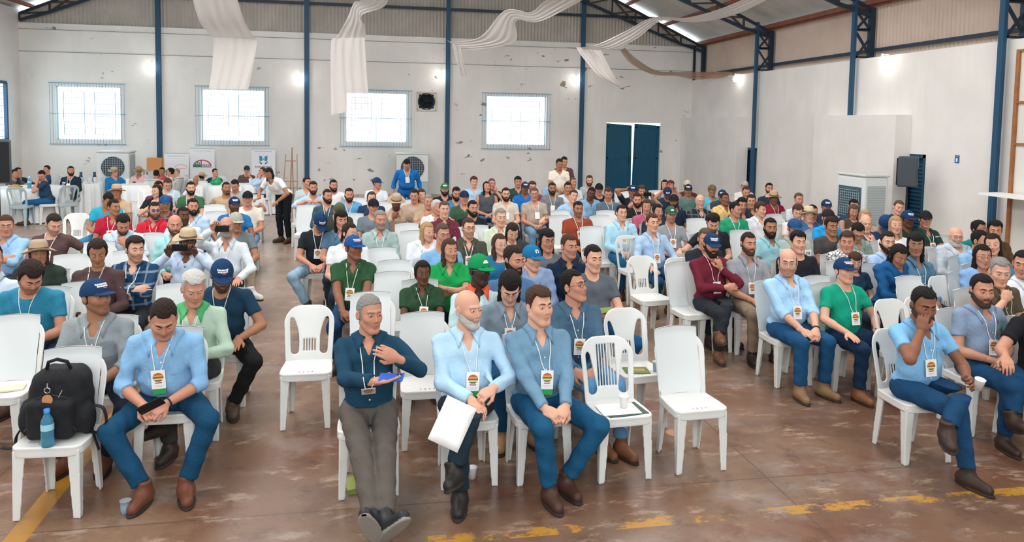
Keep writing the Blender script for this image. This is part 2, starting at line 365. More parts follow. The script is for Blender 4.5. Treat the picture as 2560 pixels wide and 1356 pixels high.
truss(18.97, 'dark steel roof truss crossing the hall, second from the far gable')
truss(14.74, 'dark steel roof truss crossing the hall above the wide white partition')
truss(10.79, 'dark steel roof truss nearest the camera at the upper right corner')
for X, w_, l in ((-6.34, .16, 'blue steel column beside the leftmost barred window'), (-2.13, .16, 'blue steel column on the far wall behind the wooden easel'), (2.16, .16, 'blue steel column on the far wall right of the round wall fan'), (6.53, .16, 'blue steel column on the far wall left of the big double door')):
    thing_mb(MB().box((X-w_*.42, DB-.10, 0), (X+w_*.42, DB-.004, roofz(X)-.2)), 'steel_column', M_BLUE, l, 'column', 'blue columns on the walls')
def lattice(Y, w_, lab, wd):
    t = empty('steel_column', (10.22, Y, 0), 0, lab, 'column', 'blue columns on the walls')
    MB().box((-.035, -wd/2, 0), (.035, wd/2, roofz(10.2)-.15)).obj('post', M_BLUE, t)
    m = MB().box((.36, -wd/2, 4.0), (.48, wd/2, 5.1)); zs = [4.05, 4.5, 4.65, 5.0]
    for a, b in ((4.0, 4.42), (4.62, 4.42+.2), (5.0, 4.62)): m.bar((0.05, 0, a), (.38, 0, b if b != a else b+.01), .04)
    for z in (4.02, 4.6, 5.02): m.bar((.05, 0, z), (.38, 0, z), .04)
    m.bar((.05, 0, 4.55), (.38, 0, 4.1), .045); m.bar((.38, 0, 4.98), (.05, 0, 4.62), .045); m.obj('lattice', M_DARKST, t)
lattice(18.97, .16, 'blue lattice column on the right wall beside the dark louvred door', .10)
lattice(14.74, .16, 'blue lattice column rising from the wide white partition on the right', .10)
lattice(10.79, .2, 'blue lattice column beside the wood framed panels at the right edge', .11)
MB().bar((XR, DB-.1, 3.97), (XR, DB-.1, 5.1), .07).bar((XR2-.08, DB-.1, 3.97), (XR2-.08, DB-.1, 5.2), .12).obj('trim_corner_posts', M_DARKST, kind='structure')
# windows
M_PANE = mat('dfeef5', rough=.05, alpha=.12, key='window_pane'); M_FR = mat('c9d8e0', rough=.5)
def window(n, x0, x1, z0, z1):
    t = empty('window_%d' % n, (0, DB, 0)); t['kind'] = 'structure'
    f = MB(); y = .1
    for a, b in (((x0, y, z0), (x1, y, z0)), ((x0, y, z1), (x1, y, z1)), ((x0+.02, y, z0), (x0+.02, y, z1)), ((x1-.02, y, z0), (x1-.02, y, z1))): f.bar(a, b, .035)
    f.bar(((x0+x1)/2, y, z0), ((x0+x1)/2, y, z1), .012)
    f.obj('window_frame', M_FR, t)
    l = MB(); w_ = x1-x0
    for a, b in ((x0+w_*.1, x0+w_*.42), (x0+w_*.58, x0+w_*.9)):
        for k in range(8): z = z0+.15+(z1-z0-.3)*k/7; l.bar((a, y, z), (b, y, z), .012)
        l.bar((a, y, z0+.15), (a, y, z1-.15), .014); l.bar((b, y, z0+.15), (b, y, z1-.15), .014)
    l.obj('louvre', mat('5f7886', rough=.6), t)
    MB().box((x0, y+.02, z0), (x1, y+.025, z1)).obj('pane', M_PANE, t)
    g = MB(); a, b, c, d = x0-.13, x1+.12, z0-.13, z1+.09
    for k in range(25): x = a+(b-a)*k/24; g.bar((x, -.06, c), (x, -.06, d), .009)
    for z in (c, (c+d)/2, d): g.bar((a-.03, -.06, z), (b+.03, -.06, z), .018)
    for x in (a, b):
        for z in (c, (c+d)/2, d): g.bar((x, -.06, z), (x, 0, z), .014)
    g.obj('window_grille', M_GRILL, t)
for i, wn in enumerate(WINS): window(i+1, *wn)
t = empty('window_5', (0, 0, 0)); t['kind'] = 'structure'; f = MB()
for a, b in (((XL+.02, WL[0], WL[2]), (XL+.02, WL[0], WL[3])), ((XL+.02, WL[1], WL[2]), (XL+.02, WL[1], WL[3])), ((XL+.02, WL[0], WL[2]), (XL+.02, WL[1], WL[2])), ((XL+.02, WL[0], WL[3]), (XL+.02, WL[1], WL[3]))): f.bar(a, b, .08)
f.obj('window_frame', M_BLUE, t); f = MB()
for k in range(9): z = WL[2]+.1+k*.17; f.bar((XL-.05, WL[0], z), (XL-.05, WL[1], z), .014)
for k in range(12): y = WL[0]+.1+k*.25; f.bar((XL-.05, y, WL[2]), (XL-.05, y, WL[3]), .014)
f.obj('window_grille', M_FR, t)
# doors
t = empty('door_1', (0, DB, 0)); t['kind'] = 'structure'
f = MB()
for V in (((7.41, 0), (8.325, 0), (8.30, 2.44), (7.41, 2.5)), ((8.345, 0), (9.27, 0), (9.27, 2.44), (8.40, 2.5))):
    P = [(x, .08, z) for x, z in V]+[(x, .13, z) for x, z in V]; f.add(P, np.array([(0, 1, 2, 3), (7, 6, 5, 4), (0, 4, 5, 1), (1, 5, 6, 2), (2, 6, 7, 3), (3, 7, 4, 0)]))
for x0, x1 in ((7.45, 8.28), (8.42, 9.23)):
    for z in (.12, 1.32, 2.36): f.box((x0, .065, z), (x1, .08, z+.05))
    for x in (x0, x1-.05): f.box((x, .065, .12), (x+.05, .08, 2.4))
f.obj('door_leaf', M_DOOR, t)
MB().box((8.22, .04, 1.15), (8.27, .065, 1.4)).obj('door_handle', M_DARKST, t)
def louvred(n, Y0, Y1, z1):
    t = empty('door_%d' % n, (XR, 0, 0)); t['kind'] = 'structure'; f = MB(); m = mat('0d4560', rough=.5)
    for y in (Y0+.03, Y1-.03): f.bar((.03, y, 0), (.03, y, z1), .07)
    f.bar((.03, Y0, z1-.03), (.03, Y1, z1-.03), .07); f.box((.09, Y0, 0), (.12, Y1, z1)); f.obj('door_frame', m, t); s = MB()
    for k in range(int(z1/.075)): z = .05+k*.075; s.box((-.004, Y0+.06, -.03), (.004, Y1-.06, .03), 0, roty(.6), (.07, 0, z))
    s.obj('door_slats', m, t)
louvred(2, *D2[:2], D2[3]); louvred(3, *D3[:2], D3[3])
# wall lamps
M_BULB = mat('fffaf2', emit=5, key='lit_bulb')
for x, y, z, l in ((-6.52, DB-.2, 3.92, 'glowing bulb on the far wall between the two leftmost windows'), (-2.3, DB-.2, 3.69, 'glowing bulb on the far wall between second and third window'), (1.95, DB-.2, 3.9, 'glowing bulb on the far wall above the round fan'), (6.33, DB-.2, 3.88, 'glowing bulb on the far wall left of the double door'), (10.2, 20.1, 3.84, 'glowing bulb on the right wall near the far corner'), (10.2, 13.74, 3.85, 'glowing bulb on the right wall above the wide partition')):
    t = empty('wall_lamp', (x, y, z), 0, l, 'lamp', 'lit bulbs on the walls')
    MB().lathe([(0, -.1), (.05, -.085), (.075, -.03), (.07, .03), (.04, .07), (.025, .09)], 16).obj('bulb', M_BULB, t, smooth=True)
    MB().tube([(0, 0, .08), (0, 0, .15)], .025, 10).tube([(0, 0, .13), (.0 if x < 10 else .14, .18 if x < 10 else 0, .14)], .012, 8).obj('lamp_socket', M_WHITE, t)
    pl = bpy.data.lights.new('bulb_light', 'POINT'); pl.energy = 1.6; pl.color = (1, .97, .92); pl.shadow_soft_size = .09; po = bpy.data.objects.new('bulb_light', pl); COL.objects.link(po); po.location = (x-(.12 if x > 10 else 0), y-(0 if x > 10 else .12), z)
# round wall fan
t = empty('wall_fan', (1.5, DB, 3.08), 0, 'round dark wall fan in a square frame beside the third window', 'fan')
f = MB(); [f.bar(a, b, .05) for a, b in (((-.3, -.02, -.28), (.3, -.02, -.28)), ((-.3, -.02, .28), (.3, -.02, .28)), ((-.3, -.02, -.28), (-.3, -.02, .28)), ((.3, -.02, -.28), (.3, -.02, .28)))]; f.obj('fan_frame', mat('d6ccc0', rough=.8), t)
a_ = np.linspace(0, 2*pi, 33)[:-1]; MB().tube([(.25*cos(a), -.03, .25*sin(a)) for a in a_], .02, 6, closed=True).obj('fan_ring', mat('3a424a'), t)
f = MB(); [f.bar((0, .05, 0), (.22*cos(k*1.257), .05, .22*sin(k*1.257)), .12, .02) for k in range(5)]; f.lathe([(0, 0), (.05, .0), (.05, .04), (0, .05)], 12, (0, .03, 0)); f.box((-.26, .12, -.26), (.26, .14, .26)); f.obj('fan_blades', mat('1d2730'), t)
# air coolers
def cooler(x, y, rz, sc, lab, rnd=True):
    t = empty('air_cooler', (x, y, 0), rz, lab, 'air cooler', 'evaporative air coolers'); w_, d, h = .42*sc, (.3 if rnd else .25)*sc, (1.45 if rnd else 1.56)
    b = MB().box((-w_, -d, .62), (w_, d, h)).obj('body', mat('dfe3e2', rough=.45), t); bevel(b, .04, 3)
    b = MB().box((-w_-.02, -d-.02, h), (w_+.02, d+.02, h+.05)).obj('top_cover', mat('d5d8d5', rough=.45), t); bevel(b, .02)
    b = MB().box((-w_+.01, -d+.01, .1), (w_-.01, d-.01, .62)).obj('water_tank', mat('a9bdc4', rough=.4), t); bevel(b, .02)
    g = MB(); R = w_*.72; cz = 1.05
    if rnd:
        g.lathe([(0, 0), (R, 0), (R, .02), (0, .02)], 32); g.V[-1] = g.V[-1]@rotx(pi/2).T+np.array([0, -d-.0, cz]); dk = g.obj('fan_opening', mat('2c3a44', rough=.6), t)
    else: g.box((-w_*.8, -d-.012, .75), (w_*.8, -d-.002, 1.36)).obj('fan_opening', mat('42606a', rough=.6), t)
    s = MB()
    for k in range(11):
        u = -R+2*R*k/10; q = sqrt(max(R*R-u*u, 0))*.98 if rnd else R*.9
        s.bar((-q, -d-.03, cz+u*(1 if rnd else .8)), (q, -d-.03, cz+u*(1 if rnd else .8)), .012); s.bar((u, -d-.03, cz-q*(1 if rnd else .8)), (u, -d-.03, cz+q*(1 if rnd else .8)), .012)
    s.obj('fan_grille', mat('8fa3ab', rough=.5), t)
    for sx in (-1, 1):
        s = MB(); s.box((sx*w_-.004, -d*.75, .66), (sx*w_+.004, d*.75, 1.4))
        for k in range(16): z = .68+k*.045; s.box((sx*w_-.010, -d*.75, z), (sx*w_+.010, d*.75, z+.02))
        s.obj('side_louvre', mat('b4bdbd', rough=.5), t)
    [MB().lathe([(0, 0), (.04, 0), (.04, .1), (0, .1)], 10, (a*w_*.85, b_*d*.8, 0)).obj('caster', mat('30363a'), t) for a in (-1, 1) for b_ in (-1, 1)]
    return t
cooler(-7.15, 22.2, 0, .98, 'white air cooler below the leftmost window')
cooler(1.03, 22.7, 0, 1.15, 'white air cooler behind the person in the blue uniform')
q = bw(2152, 520, 12.2); cooler(q[0]+.32, 12.64, -pi/2, 1.0, 'white air cooler in front of the wide partition on the right', False)
# sign
t = empty('restroom_sign', (XR-.012, 11.76, 1.93), 0, 'small blue pictogram sign on the right wall', 'sign')
MB().box((0, -.05, -.07), (.01, .05, .07)).obj('plate', mat('1b6fa6', rough=.4), t)
s = MB().box((-.003, -.018, -.05), (0, .018, .02)); s.lathe([(0, -.012), (.012, 0), (0, .012)], 10, (-.002, 0, .045)); s.obj('pictogram', M_WHITE, t)
# stage panels, right edge
t = empty('stage_panel', (10.0, 0, 0), 0, 'tall wood framed white panel at the right edge behind the column', 'panel')
Y1 = 10.25; f = MB(); zz = [1.55, 2.27, 2.93, 3.75]
pn = MB().box((.02, 7.6, .0), (.03, Y1, 3.75)).obj('board', mat('dcdad2', rough=.6), t)
for z in (2.27, 2.93, 3.75): f.box((-.016, 7.6, z-.035), (.016, Y1-.03, z-.001))
f.box((-.02, Y1-.06, 0), (.02, Y1, 3.75)); f.box((-.02, 8.6, 0), (.02, 8.66, 3.75)); f.obj('frame', mat('a0683f', rough=.7, noise=.2), t)
thing_mb(MB().box((9.55, 7.6, 1.42), (9.97, Y1+.12, 1.46)), 'wall_shelf', M_WHITE, 'white narrow shelf in front of the framed panels at right edge', 'shelf')
# drapes
M_DRAPE = mat('ece6e1', rough=.9, alpha=.88, key='thin_white_voile'); M_NET = mat('c9a48c', rough=.9, alpha=.75, key='tan_netting', noise=.2, nscale=30)
def drape(name, pairs, m, lab, cat='drape', group='white voile drapes under the roof', fold=.028, nf=4, extra=None):
    def sheet(pairs, cols=40, rows=10):
        A = [(bw(*a[0], a[2]), bw(*a[1], a[2])) for a in pairs]; n = len(A); G = []
        for i in range((n-1)*rows+1):
            t_ = i/rows; k = min(int(t_), n-2); s = t_-k
            def cr(j):
                p = [A[max(0, min(n-1, k+o))][j] for o in (-1, 0, 1, 2)]
                return .5*((2*p[1])+(-p[0]+p[2])*s+(2*p[0]-5*p[1]+4*p[2]-p[3])*s*s+(-p[0]+3*p[1]-3*p[2]+p[3])*s**3)
            a, b = cr(0), cr(1); fa = fold*min(1, .35+1.2/(1+3*np.linalg.norm(b-a)))
            G.append([a+(b-a)*j/cols+np.array([0, fa*sin(j/cols*2*pi*nf+.5*sin(i*.3))+fa*.4*sin(j*.9+i*.21), 0]) for j in range(cols+1)])
        return np.array(G)
    mb = MB().grid(sheet(pairs))
    if extra: mb.grid(sheet(extra))
    return tag(mb.obj(name, m, smooth=True), lab, cat, group)
drape('hanging_drape', [((478, -15), (590, -15), 18.5), ((497, 50), (610, 50), 19.2), ((522, 86), (636, 94), 20), ((532, 100), (643, 100), 20.2), ((531, 160), (634, 160), 20.2), ((522, 222), (620, 224), 20.2)], M_DRAPE, 'sheer white drape hanging in front of the second window')
drape('hanging_drape', [((975, -12), (905, -12), 18), ((958, 18), (900, 2), 18.6), ((905, 38), (884, 8), 19.4), ((912, 66), (866, 50), 19.8), ((914, 92), (842, 92), 20.2), ((912, 104), (828, 104), 20.2), ((918, 200), (827, 200), 20.2), ((923, 268), (828, 288), 20.2)], M_DRAPE, 'long white drape hanging in front of the third window')
drape('hanging_drape', [((1480, -15), (1385, -12), 17.5), ((1420, 20), (1355, 8), 18), ((1345, 55), (1325, 30), 18.6), ((1290, 52), (1262, 26), 19.2), ((1284, 106), (1200, 92), 19.8), ((1165, 124), (1130, 104), 20.2), ((1120, 103), (1119, 100), 20.4)], M_DRAPE, 'white drape swagged across the gable with a narrow tail', extra=[((1130, 108), (1152, 118), 20.2), ((1140, 150), (1158, 150), 20.2), ((1155, 193), (1168, 188), 20.2)])
drape('hanging_drape', [((1945, -15), (1890, -15), 13.5), ((1840, 36), (1800, 22), 14.5), ((1740, 56), (1715, 44), 16), ((1655, 52), (1632, 44), 17), ((1590, 98), (1560, 80), 18), ((1530, 124), (1490, 112), 18.6), ((1470, 124), (1448, 118), 19), ((1418, 121), (1416, 118), 19.2)], M_DRAPE, 'long white drape swooping to the upper right corner of hall', extra=[((1440, 118), (1500, 120), 19), ((1462, 150), (1510, 140), 19), ((1495, 188), (1530, 180), 19), ((1548, 218), (1552, 216), 19)])
drape('tan_netting', [((1551, 126), (1562, 120), 19.5), ((1580, 160), (1592, 148), 20), ((1630, 186), (1640, 176), 20.6), ((1690, 190), (1692, 180), 21.4), ((1730, 198), (1732, 180), 22), ((1790, 196), (1788, 179), 21.5), ((1830, 188), (1828, 180), 19.8)], M_NET, 'tan netting sagging from the drape to the right wall ledge', 'netting', None, .04)
# ================================================================ plastic chairs
M_PL = mat('dedfdc', rough=.32, spec=.5, noise=.04, nscale=5); M_COVER = mat('d9dede', rough=.5, bump=.05, bscale=8)
def back_y(x, z): return .172+.125*(np.clip((z-.42)/.48, 0, 1.2))**1.15-1.1*(x*x)*1.0+.045*0
def chair_meshes():
    out = {}
    def half(z): return .188+.015*np.clip((z-.45)/.3, 0, 1)-0*z
    def outline(p):   # rounded top
        x, z = np.abs(p[:, 0]), p[:, 2]; hw = half(z); q = np.stack([x-(hw-.13), z-(.885-.13)], 1)
        top = np.linalg.norm(np.maximum(q, 0), axis=1)+np.minimum(q.max(1), 0)-.13
        return np.maximum(np.where(z > .755, top, x-hw), .41-z)
    def slab(p, t): return np.abs(p[:, 1]-back_y(p[:, 0], p[:, 2]))-t
    def slot(p, x0, x1, z0, z1, r):  # vertical slot hole, x limits may narrow
        x, z = np.abs(p[:, 0]), p[:, 2]; a = x0(z); b = x1(z); c = (a+b)/2; w = (b-a)/2
        q = np.stack([np.abs(x-c)-w+r, np.abs(z-(z0+z1)/2)-(z1-z0)/2+r], 1); return np.linalg.norm(np.maximum(q, 0), axis=1)+np.minimum(q.max(1), 0)-r
    sp_hole = lambda p: slot(p, lambda z: .085+.05*np.clip((z-.6)/.2, 0, 1)**2, lambda z: half(z)-.045, .5, .80, .03)
    def bars(p, xs, w, z0, z1):
        d = np.full(len(p), 9., np.float32)
        for x in xs: q = np.stack([np.abs(p[:, 0]-x)-w+.004, np.abs(p[:, 2]-(z0+z1)/2)-(z1-z0)/2+.004], 1); d = np.minimum(d, np.linalg.norm(np.maximum(q, 0), axis=1)+np.minimum(q.max(1), 0)-.004)
        return d
    fa = lambda p: smax(smax(smax(slab(p, .007), outline(p), .006), -sp_hole(p), .008), -bars(p, (-.044, -.022, 0, .022, .044), .005, .52, .62), .004)
    hole2 = lambda p: slot(p, lambda z: .085+.06*np.clip((z-.55)/.3, 0, 1), lambda z: half(z)-.04, .49, .79, .03)
    fb = lambda p: smax(smax(smax(slab(p, .007), outline(p), .006), -hole2(p), .008), -bars(p, (-.066, -.044, -.022, 0, .022, .044, .066), .0062, .54, .83), .004)
    lo, hi = (-.23, .03, .40), (.23, .37, .92)
    for k, f in (('splat', fa), ('bars', fb)):
        V, Q = nets(f, lo, hi, .0058, 2.5); out[k] = mesh(V, [Q], name='chair_back')
    x = np.linspace(-.195, .155, 15); z = np.linspace(.455, .93, 26)  # thin sheet slipped over the back
    G = [[(a*(1-.08*(c < .5)), back_y(a, min(c, .89))-.014-.004*sin(a*20+c*9), c-.35*a*a) for a in x] for c in z]
    mb = MB().grid(G); G2 = [[(a, back_y(a, .89)-.014+b, .93-.35*a*a+.004-b*b*9) for a in x] for b in (0, .015, .03, .045)]; mb.grid(G2); out['cover'] = mb.me(True, 'back_cover')
    def seat(p):
        x, y, z = p[:, 0], p[:, 1], p[:, 2]; zt = .448-.05*(.035-np.minimum(((x/.2)**2+((y-0)/.2)**2)*.035, .035))*9*.5+.0
        hw = .202-.02*np.clip((y+.05)/.25, 0, 1); q = np.stack([np.abs(x)-(hw-.06), np.abs(y+.002)-(.192-.06)], 1)
        o = np.linalg.norm(np.maximum(q, 0), axis=1)+np.minimum(q.max(1), 0)-.06
        top = smax(np.abs(z-zt)-.006, o, .005); rim = smax(np.abs(o+.006)-.006, np.abs(z-.418)-.03-.012*np.clip(1-np.abs(x)/.12, -1, 0), .005)
        d = smin(top, rim, .01)
        for xx in (-.05, -.017, .017, .05): d = smax(d, -(np.maximum(np.abs(x-xx)-.004, np.abs(y+.13)-.018)), .003)
        return d
    V, Q = nets(seat, (-.23, -.23, .37), (.23, .22, .47), .0062, 2); out['seat'] = mesh(V, [Q], name='seat')
    def leg(sx, fr):
        def f(p):
            z = p[:, 2]; t = np.clip((.44-z)/.44, 0, 1); sgn = -1 if fr else 1
            cx = sx*((.188 if fr else .165)+.004*t); cy = sgn*((.182 if fr else .168)+(.012 if fr else .035)*t)
            w = .072-.030*t; lx = -sx*(p[:, 0]-cx); ly = -sgn*(p[:, 1]-cy)  # inward distances
            a = np.maximum(np.maximum(-lx, lx-w), np.maximum(-ly, ly-.011)); b = np.maximum(np.maximum(-ly, ly-w), np.maximum(-lx, lx-.011))
            return smax(smin(a, b, .006), np.abs(z-.215)-.215, .004)
        xs = sorted((sx*.10, sx*.24)); ys = (-.24, -.10) if fr else (.08, .25)
        V, Q = nets(f, (xs[0], ys[0], -.01), (xs[1], ys[1], .445), .0065, 1.6); return mesh(V, [Q], name='leg')
    out['legs'] = [leg(s, f) for s in (-1, 1) for f in (True, False)]
    return out
CM = chair_meshes()
# covered chairs hide everything but the top and sides of the back
def chair(x, y, rz, kind, label, group='white plastic chairs of the audience', far=False, m=None):
    t = empty('plastic_chair', (x, y, 0), rz, label, 'chair', group); m = m or M_PL
    link('seat', CM['seat'], m, t); link('backrest', CM['bars' if kind == 'bars' else 'splat'], m, t)
    if kind == 'cover': link('back_cover', CM['cover'], M_COVER, t)
    for L in CM['legs']: link('leg', L, m, t)
    return t
# ================================================================ people
SKIN = ['d8a58c', 'c48c73', 'a87659', '8a5c45', '674331', '452e24']
HAIRC = dict(k='191513', d='2b1f19', b='4a3325', g='8d8a86', w='c9c6c1', l='b39367', r='5b4a3e')
def skin_mat(i): return mat(SKIN[i], rough=.55, attr=True, spec=.35, key='skin', sss=.08)
M_EYEW = mat('e9e2dc', rough=.3, key='eye_white'); M_IRIS = mat('1b120d', rough=.2, key='iris')
def hair_mat(c): return mat(HAIRC.get(c, c), rough=.75, bump=.6, bscale=160, key='hair', spec=.3)
def head_f(fem=0, jaw=0., fat=0.):
    def f(p):
        x = np.abs(p[:, 0]); P = p.copy(); P[:, 0] = x
        d = ell(p, (0, .018, .036), (.077, .096, .092))
        d = smin(d, ell(p, (0, -.022, -.032), (.060+.008*fat, .074, .084)), .03)
        d = smin(d, cap(P, (.051-.006*fem+.006*fat, .010, -.052), (.020, -.060, -.100+.006*fem), .022+.004*fat), .022)
        d = smin(d, cap(P, (0, -.070, -.104), (.008, -.070, -.104), .018-.002*fem), .018)
        d = smin(d, cap(P, (.044, -.052, -.016), (.036, -.066, -.022), .018+.003*fat), .022)
        if not fem: d = smin(d, cap(P, (.006, -.084, .032), (.040, -.071, .032), .0085), .012)
        d = smax(d, -cap(P, (.028, -.097, .010), (.036, -.092, .010), .0155), .010)
        d = smin(d, cap(p, (0, -.083, .024), (0, -.105, -.024), .0062, .0098), .010)
        d = smin(d, cap(P, (.011, -.092, -.032), (.009, -.096, -.031), .0075), .006)
        d = smin(d, cap(P, (0, -.087, -.060), (.019, -.078, -.064), .0085, .005), .006)
        d = smin(d, cap(P, (0, -.086, -.074), (.016, -.078, -.071), .0085, .005), .006)
        d = smax(d, -cap(P, (0, -.0985, -.0668), (.021, -.085, -.0675), .0022), .004)
        ear = smax(ell(P, (.080, .014, -.004), (.009, .019, .032), rotz(-.35)), -ell(P, (.090, .006, -.002), (.008, .010, .019)), .004)
        return smin(d, ear, .006)
    return f
HC_ = {}
def uvs(c, r, n=14, m=9, y0=0, y1=pi):
    """sphere patch with poles on the x axis"""
    G = []
    for i in range(m+1):
        th = pi*i/m
        G.append([(c[0]+r*cos(th), c[1]-r*sin(th)*cos(y0+(y1-y0)*j/n), c[2]+r*sin(th)*sin(y0+(y1-y0)*j/n)) for j in range(n+1)])
    return np.array(G)
def head_mesh(fem, fat, h, down, stub, look=0.):
    k = (fem, fat, h, down, stub, look)
    if k in HC_: return HC_[k]
    f = head_f(fem, 0, fat); V, Q = nets(f, (-.1, -.13, -.135), (.1, .13, .145), h)
    C = np.ones((len(V), 3)); P = V.copy(); P[:, 0] = np.abs(P[:, 0])
    lip = np.maximum(cap(P, (0, -.094, -.0605), (.019, -.084, -.0655), .0075, .003), -9)
    lip = np.minimum(lip, cap(P, (0, -.093, -.0745), (.016, -.084, -.071), .007, .003))
    m = np.clip(.5-lip/.003, 0, 1)[:, None]; C = C*(1-m)+np.array([.84, .60, .58] if not fem else [.82, .46, .48])*m
    ck = np.exp(-((P-np.array([.04, -.07, -.02]))**2).sum(1)/.0005)[:, None]; C *= 1-ck*np.array([0, .07, .08]); ns = np.exp(-((P-np.array([0, -.115, -.025]))**2).sum(1)/.0003)[:, None]; C *= 1-ns*np.array([0, .08, .08])
    if stub:
        s = np.clip((-.038+np.maximum(P[:, 1]+.06, 0)*.5-V[:, 2])/.012, 0, 1)*np.clip((.03-V[:, 1])/.02, 0, 1)*(1-m[:, 0]); C *= (1-s*.42)[:, None]*np.array([1, 1, 1.0])
    e = MB()
    for s in (-1, 1):
        c = np.array([s*.031, -.0778, .010]); r = .0125
        e.grid(uvs(c, r, 20, 14, -pi*.6, pi*.6), 1)
        F = e.F[-1]; Vv = np.concatenate(e.V); ctr = Vv[F].mean(1)-c; g = unit((look*.4, -1, -.12 if down else 0)); e.M[-1] = np.where((ctr@g)/r > .83, 2, 1)
        a0 = (-.02 if down else .20); e.grid(uvs(c, r*1.09, 6, 12, a0, pi*.62), 0); e.grid(uvs(c, r*1.09, 5, 12, -pi*.6, -.26), 0)
    for s in (-1, 1):
        z = .034+(.002 if fem else 0); e.tube([(s*.012, -.0975, z-.003), (s*.024, -.0955, z+.002), (s*.037, -.087, z+.003), (s*.048, -.073, z-.004)], [.003, .0042, .0036, .0012] if not fem else [.002, .003, .0025, .001], 6, 3)
    out = (V, Q, C, e); HC_[k] = out; return out
SKULL = lambda p, o: smin(ell(p, (0, .018, .036), (.077+o, .096+o, .092+o)), ell(p, (0, .0, -.03), (.066+o, .070+o, .075+o)), .03)
def hair_mesh(style, h, seed=0):
    k = (style, h, seed % 3)
    if k in HC_: return HC_[k]
    fr = seed % 3*37.1
    def f(p):
        x, y, z = p[:, 0], p[:, 1], p[:, 2]; ax = np.abs(x)
        th = dict(buzz=.0035, short=.012, full=.02, curly=.026, rec=.009, bald=.005, long=.014, pony=.008, straight=.018, grey=.014).get(style, .012)
        nz = .0016*np.sin(x*190+fr)*np.sin(y*170+z*90)+.0012*np.sin(z*260+x*80+fr)
        if style == 'curly': nz = .004*np.sin(x*150+fr)*np.sin(y*140)*np.sin(z*150)
        if style == 'buzz': nz = nz*.3
        top = .5 if style in ('full', 'curly', 'straight') else .2
        d = SKULL(p, np.float32(dict(short=.0025, full=.005, rec=.003, straight=.009, grey=.004, long=.010, curly=.014).get(style, th)))-dict(short=.007, full=.014, straight=.009, curly=.006).get(style, 0)*np.clip((z-.03)/.07, 0, 1)-top*.012*np.clip(z/.1, 0, 1)*np.clip((.04-y)/.12+.3, 0, 1)+nz
        hl = dict(rec=.088, bald=.30, buzz=.076, straight=.058, long=.080, pony=.084, bun=.084, full=.078, curly=.074).get(style, .082)
        front = hl+.9*np.clip(ax-.035, 0, 1)-z-.03*np.sin(ax*60)*0      # above hairline
        if style == 'rec': front = hl+.25*np.clip(ax-.0, 0, 1)+.8*np.clip(-y-.02, 0, 1)-.06-z+.01
        back = -.010-z*.32-y                                             # behind temple line
        if style in ('rec',): back = -.018-z*.2-y
        reg = smin(front, back, .006)
        if style == 'bald': reg = np.maximum(-.012-y, z-.048)
        reg = np.maximum(reg, (-.075 if style not in ('long', 'pony', 'straight') else -.085)-z-.9*np.clip(-y+.02, 0, 1)*(-.55))
        d = smax(d, reg, .004 if style in ('buzz', 'bald') else .008)
        if style == 'long' or style == 'straight':
            P = p.copy(); P[:, 0] = ax
            c = cap(P, (.066, .014, .03), (.072, -.006, -.17), .019, .024); c = smin(c, cap(P, (.03, .06, 0), (.045, .07, -.18), .042, .036), .03); d = smin(d, c+nz*1.6, .02)
        if style == 'pony': d = smin(d, cap(p, (0, .10, .045), (0, .135, -.13), .026, .016)+nz*1.6, .012)
        if style == 'bun': d = smin(d, ell(p, (0, .10, .07), (.035, .035, .035))+nz, .01)
        return d
    lo, hi = (-.13, -.13, -.25 if style in ('long', 'straight') else -.16), (.13, .18, .175)
    V, Q = nets(f, lo, hi, h, 1.3); me = mesh(V, [Q], name='hair'); HC_[k] = me; return me
def beard_mesh(full, h):
    k = ('beard', full, h)
    if k in HC_: return HC_[k]
    hf = head_f(0, 0, 0); t = {1: .0022, 2: .0055, 3: .010}[full]
    def f(p):
        x, y, z = p[:, 0], p[:, 1], p[:, 2]; P = p.copy(); P[:, 0] = np.abs(x)
        d = hf(p)-t*np.clip(1.2+(-.06-z)*10, .5, 2)+.0012*np.sin(x*200)*np.sin(z*230+y*100)
        line = z+.060-np.clip(y+.075, 0, 1)*.58; line = np.where(np.abs(x) < .026, np.minimum(line, np.where((z > -.058), z+.043, line)), line)
        d = smax(d, line, .004); d = smax(d, y-.022, .004); d = smax(d, -cap(P, (0, -.1, -.069), (.017, -.09, -.069), .0105), .003)
        return d
    V, Q = nets(f, (-.1, -.14, -.15), (.1, .05, .0), h, 1.3); me = mesh(V, [Q], name='beard'); HC_[k] = me; return me
def cap_mesh(h, back=False):
    k = ('cap', h)
    if k in HC_: return HC_[k]
    def f(p):
        x, y, z = p[:, 0], p[:, 1], p[:, 2]
        c = ell(p, (0, .012, .030), (.091, .109, .108)); c = smax(np.abs(c+.004)-.004, .022+.00*y-z, .004); c = smax(c, -(smax(cap(p, (0, .12, .02), (0, .12, .032), .03), -y+.05, .004)), .003)
        zb = .034-1.6*x*x-.18*np.clip(-y-.09, 0, 1); e = (np.sqrt((x/.078)**2+((y+.075)/.098)**2)-1)*.075
        b = smax(np.abs(z-zb)-.0035, smax(e, y+.078, .004), .003); bt = cap(p, (0, .012, .138), (0, .012, .139), .006)
        return smin(smin(c, b, .004), bt, .003)
    V, Q = nets(f, (-.11, -.19, -.01), (.11, .14, .155), max(h, .0038), 1.8); me = mesh(V, [Q], name='cap'); HC_[k] = me; return me
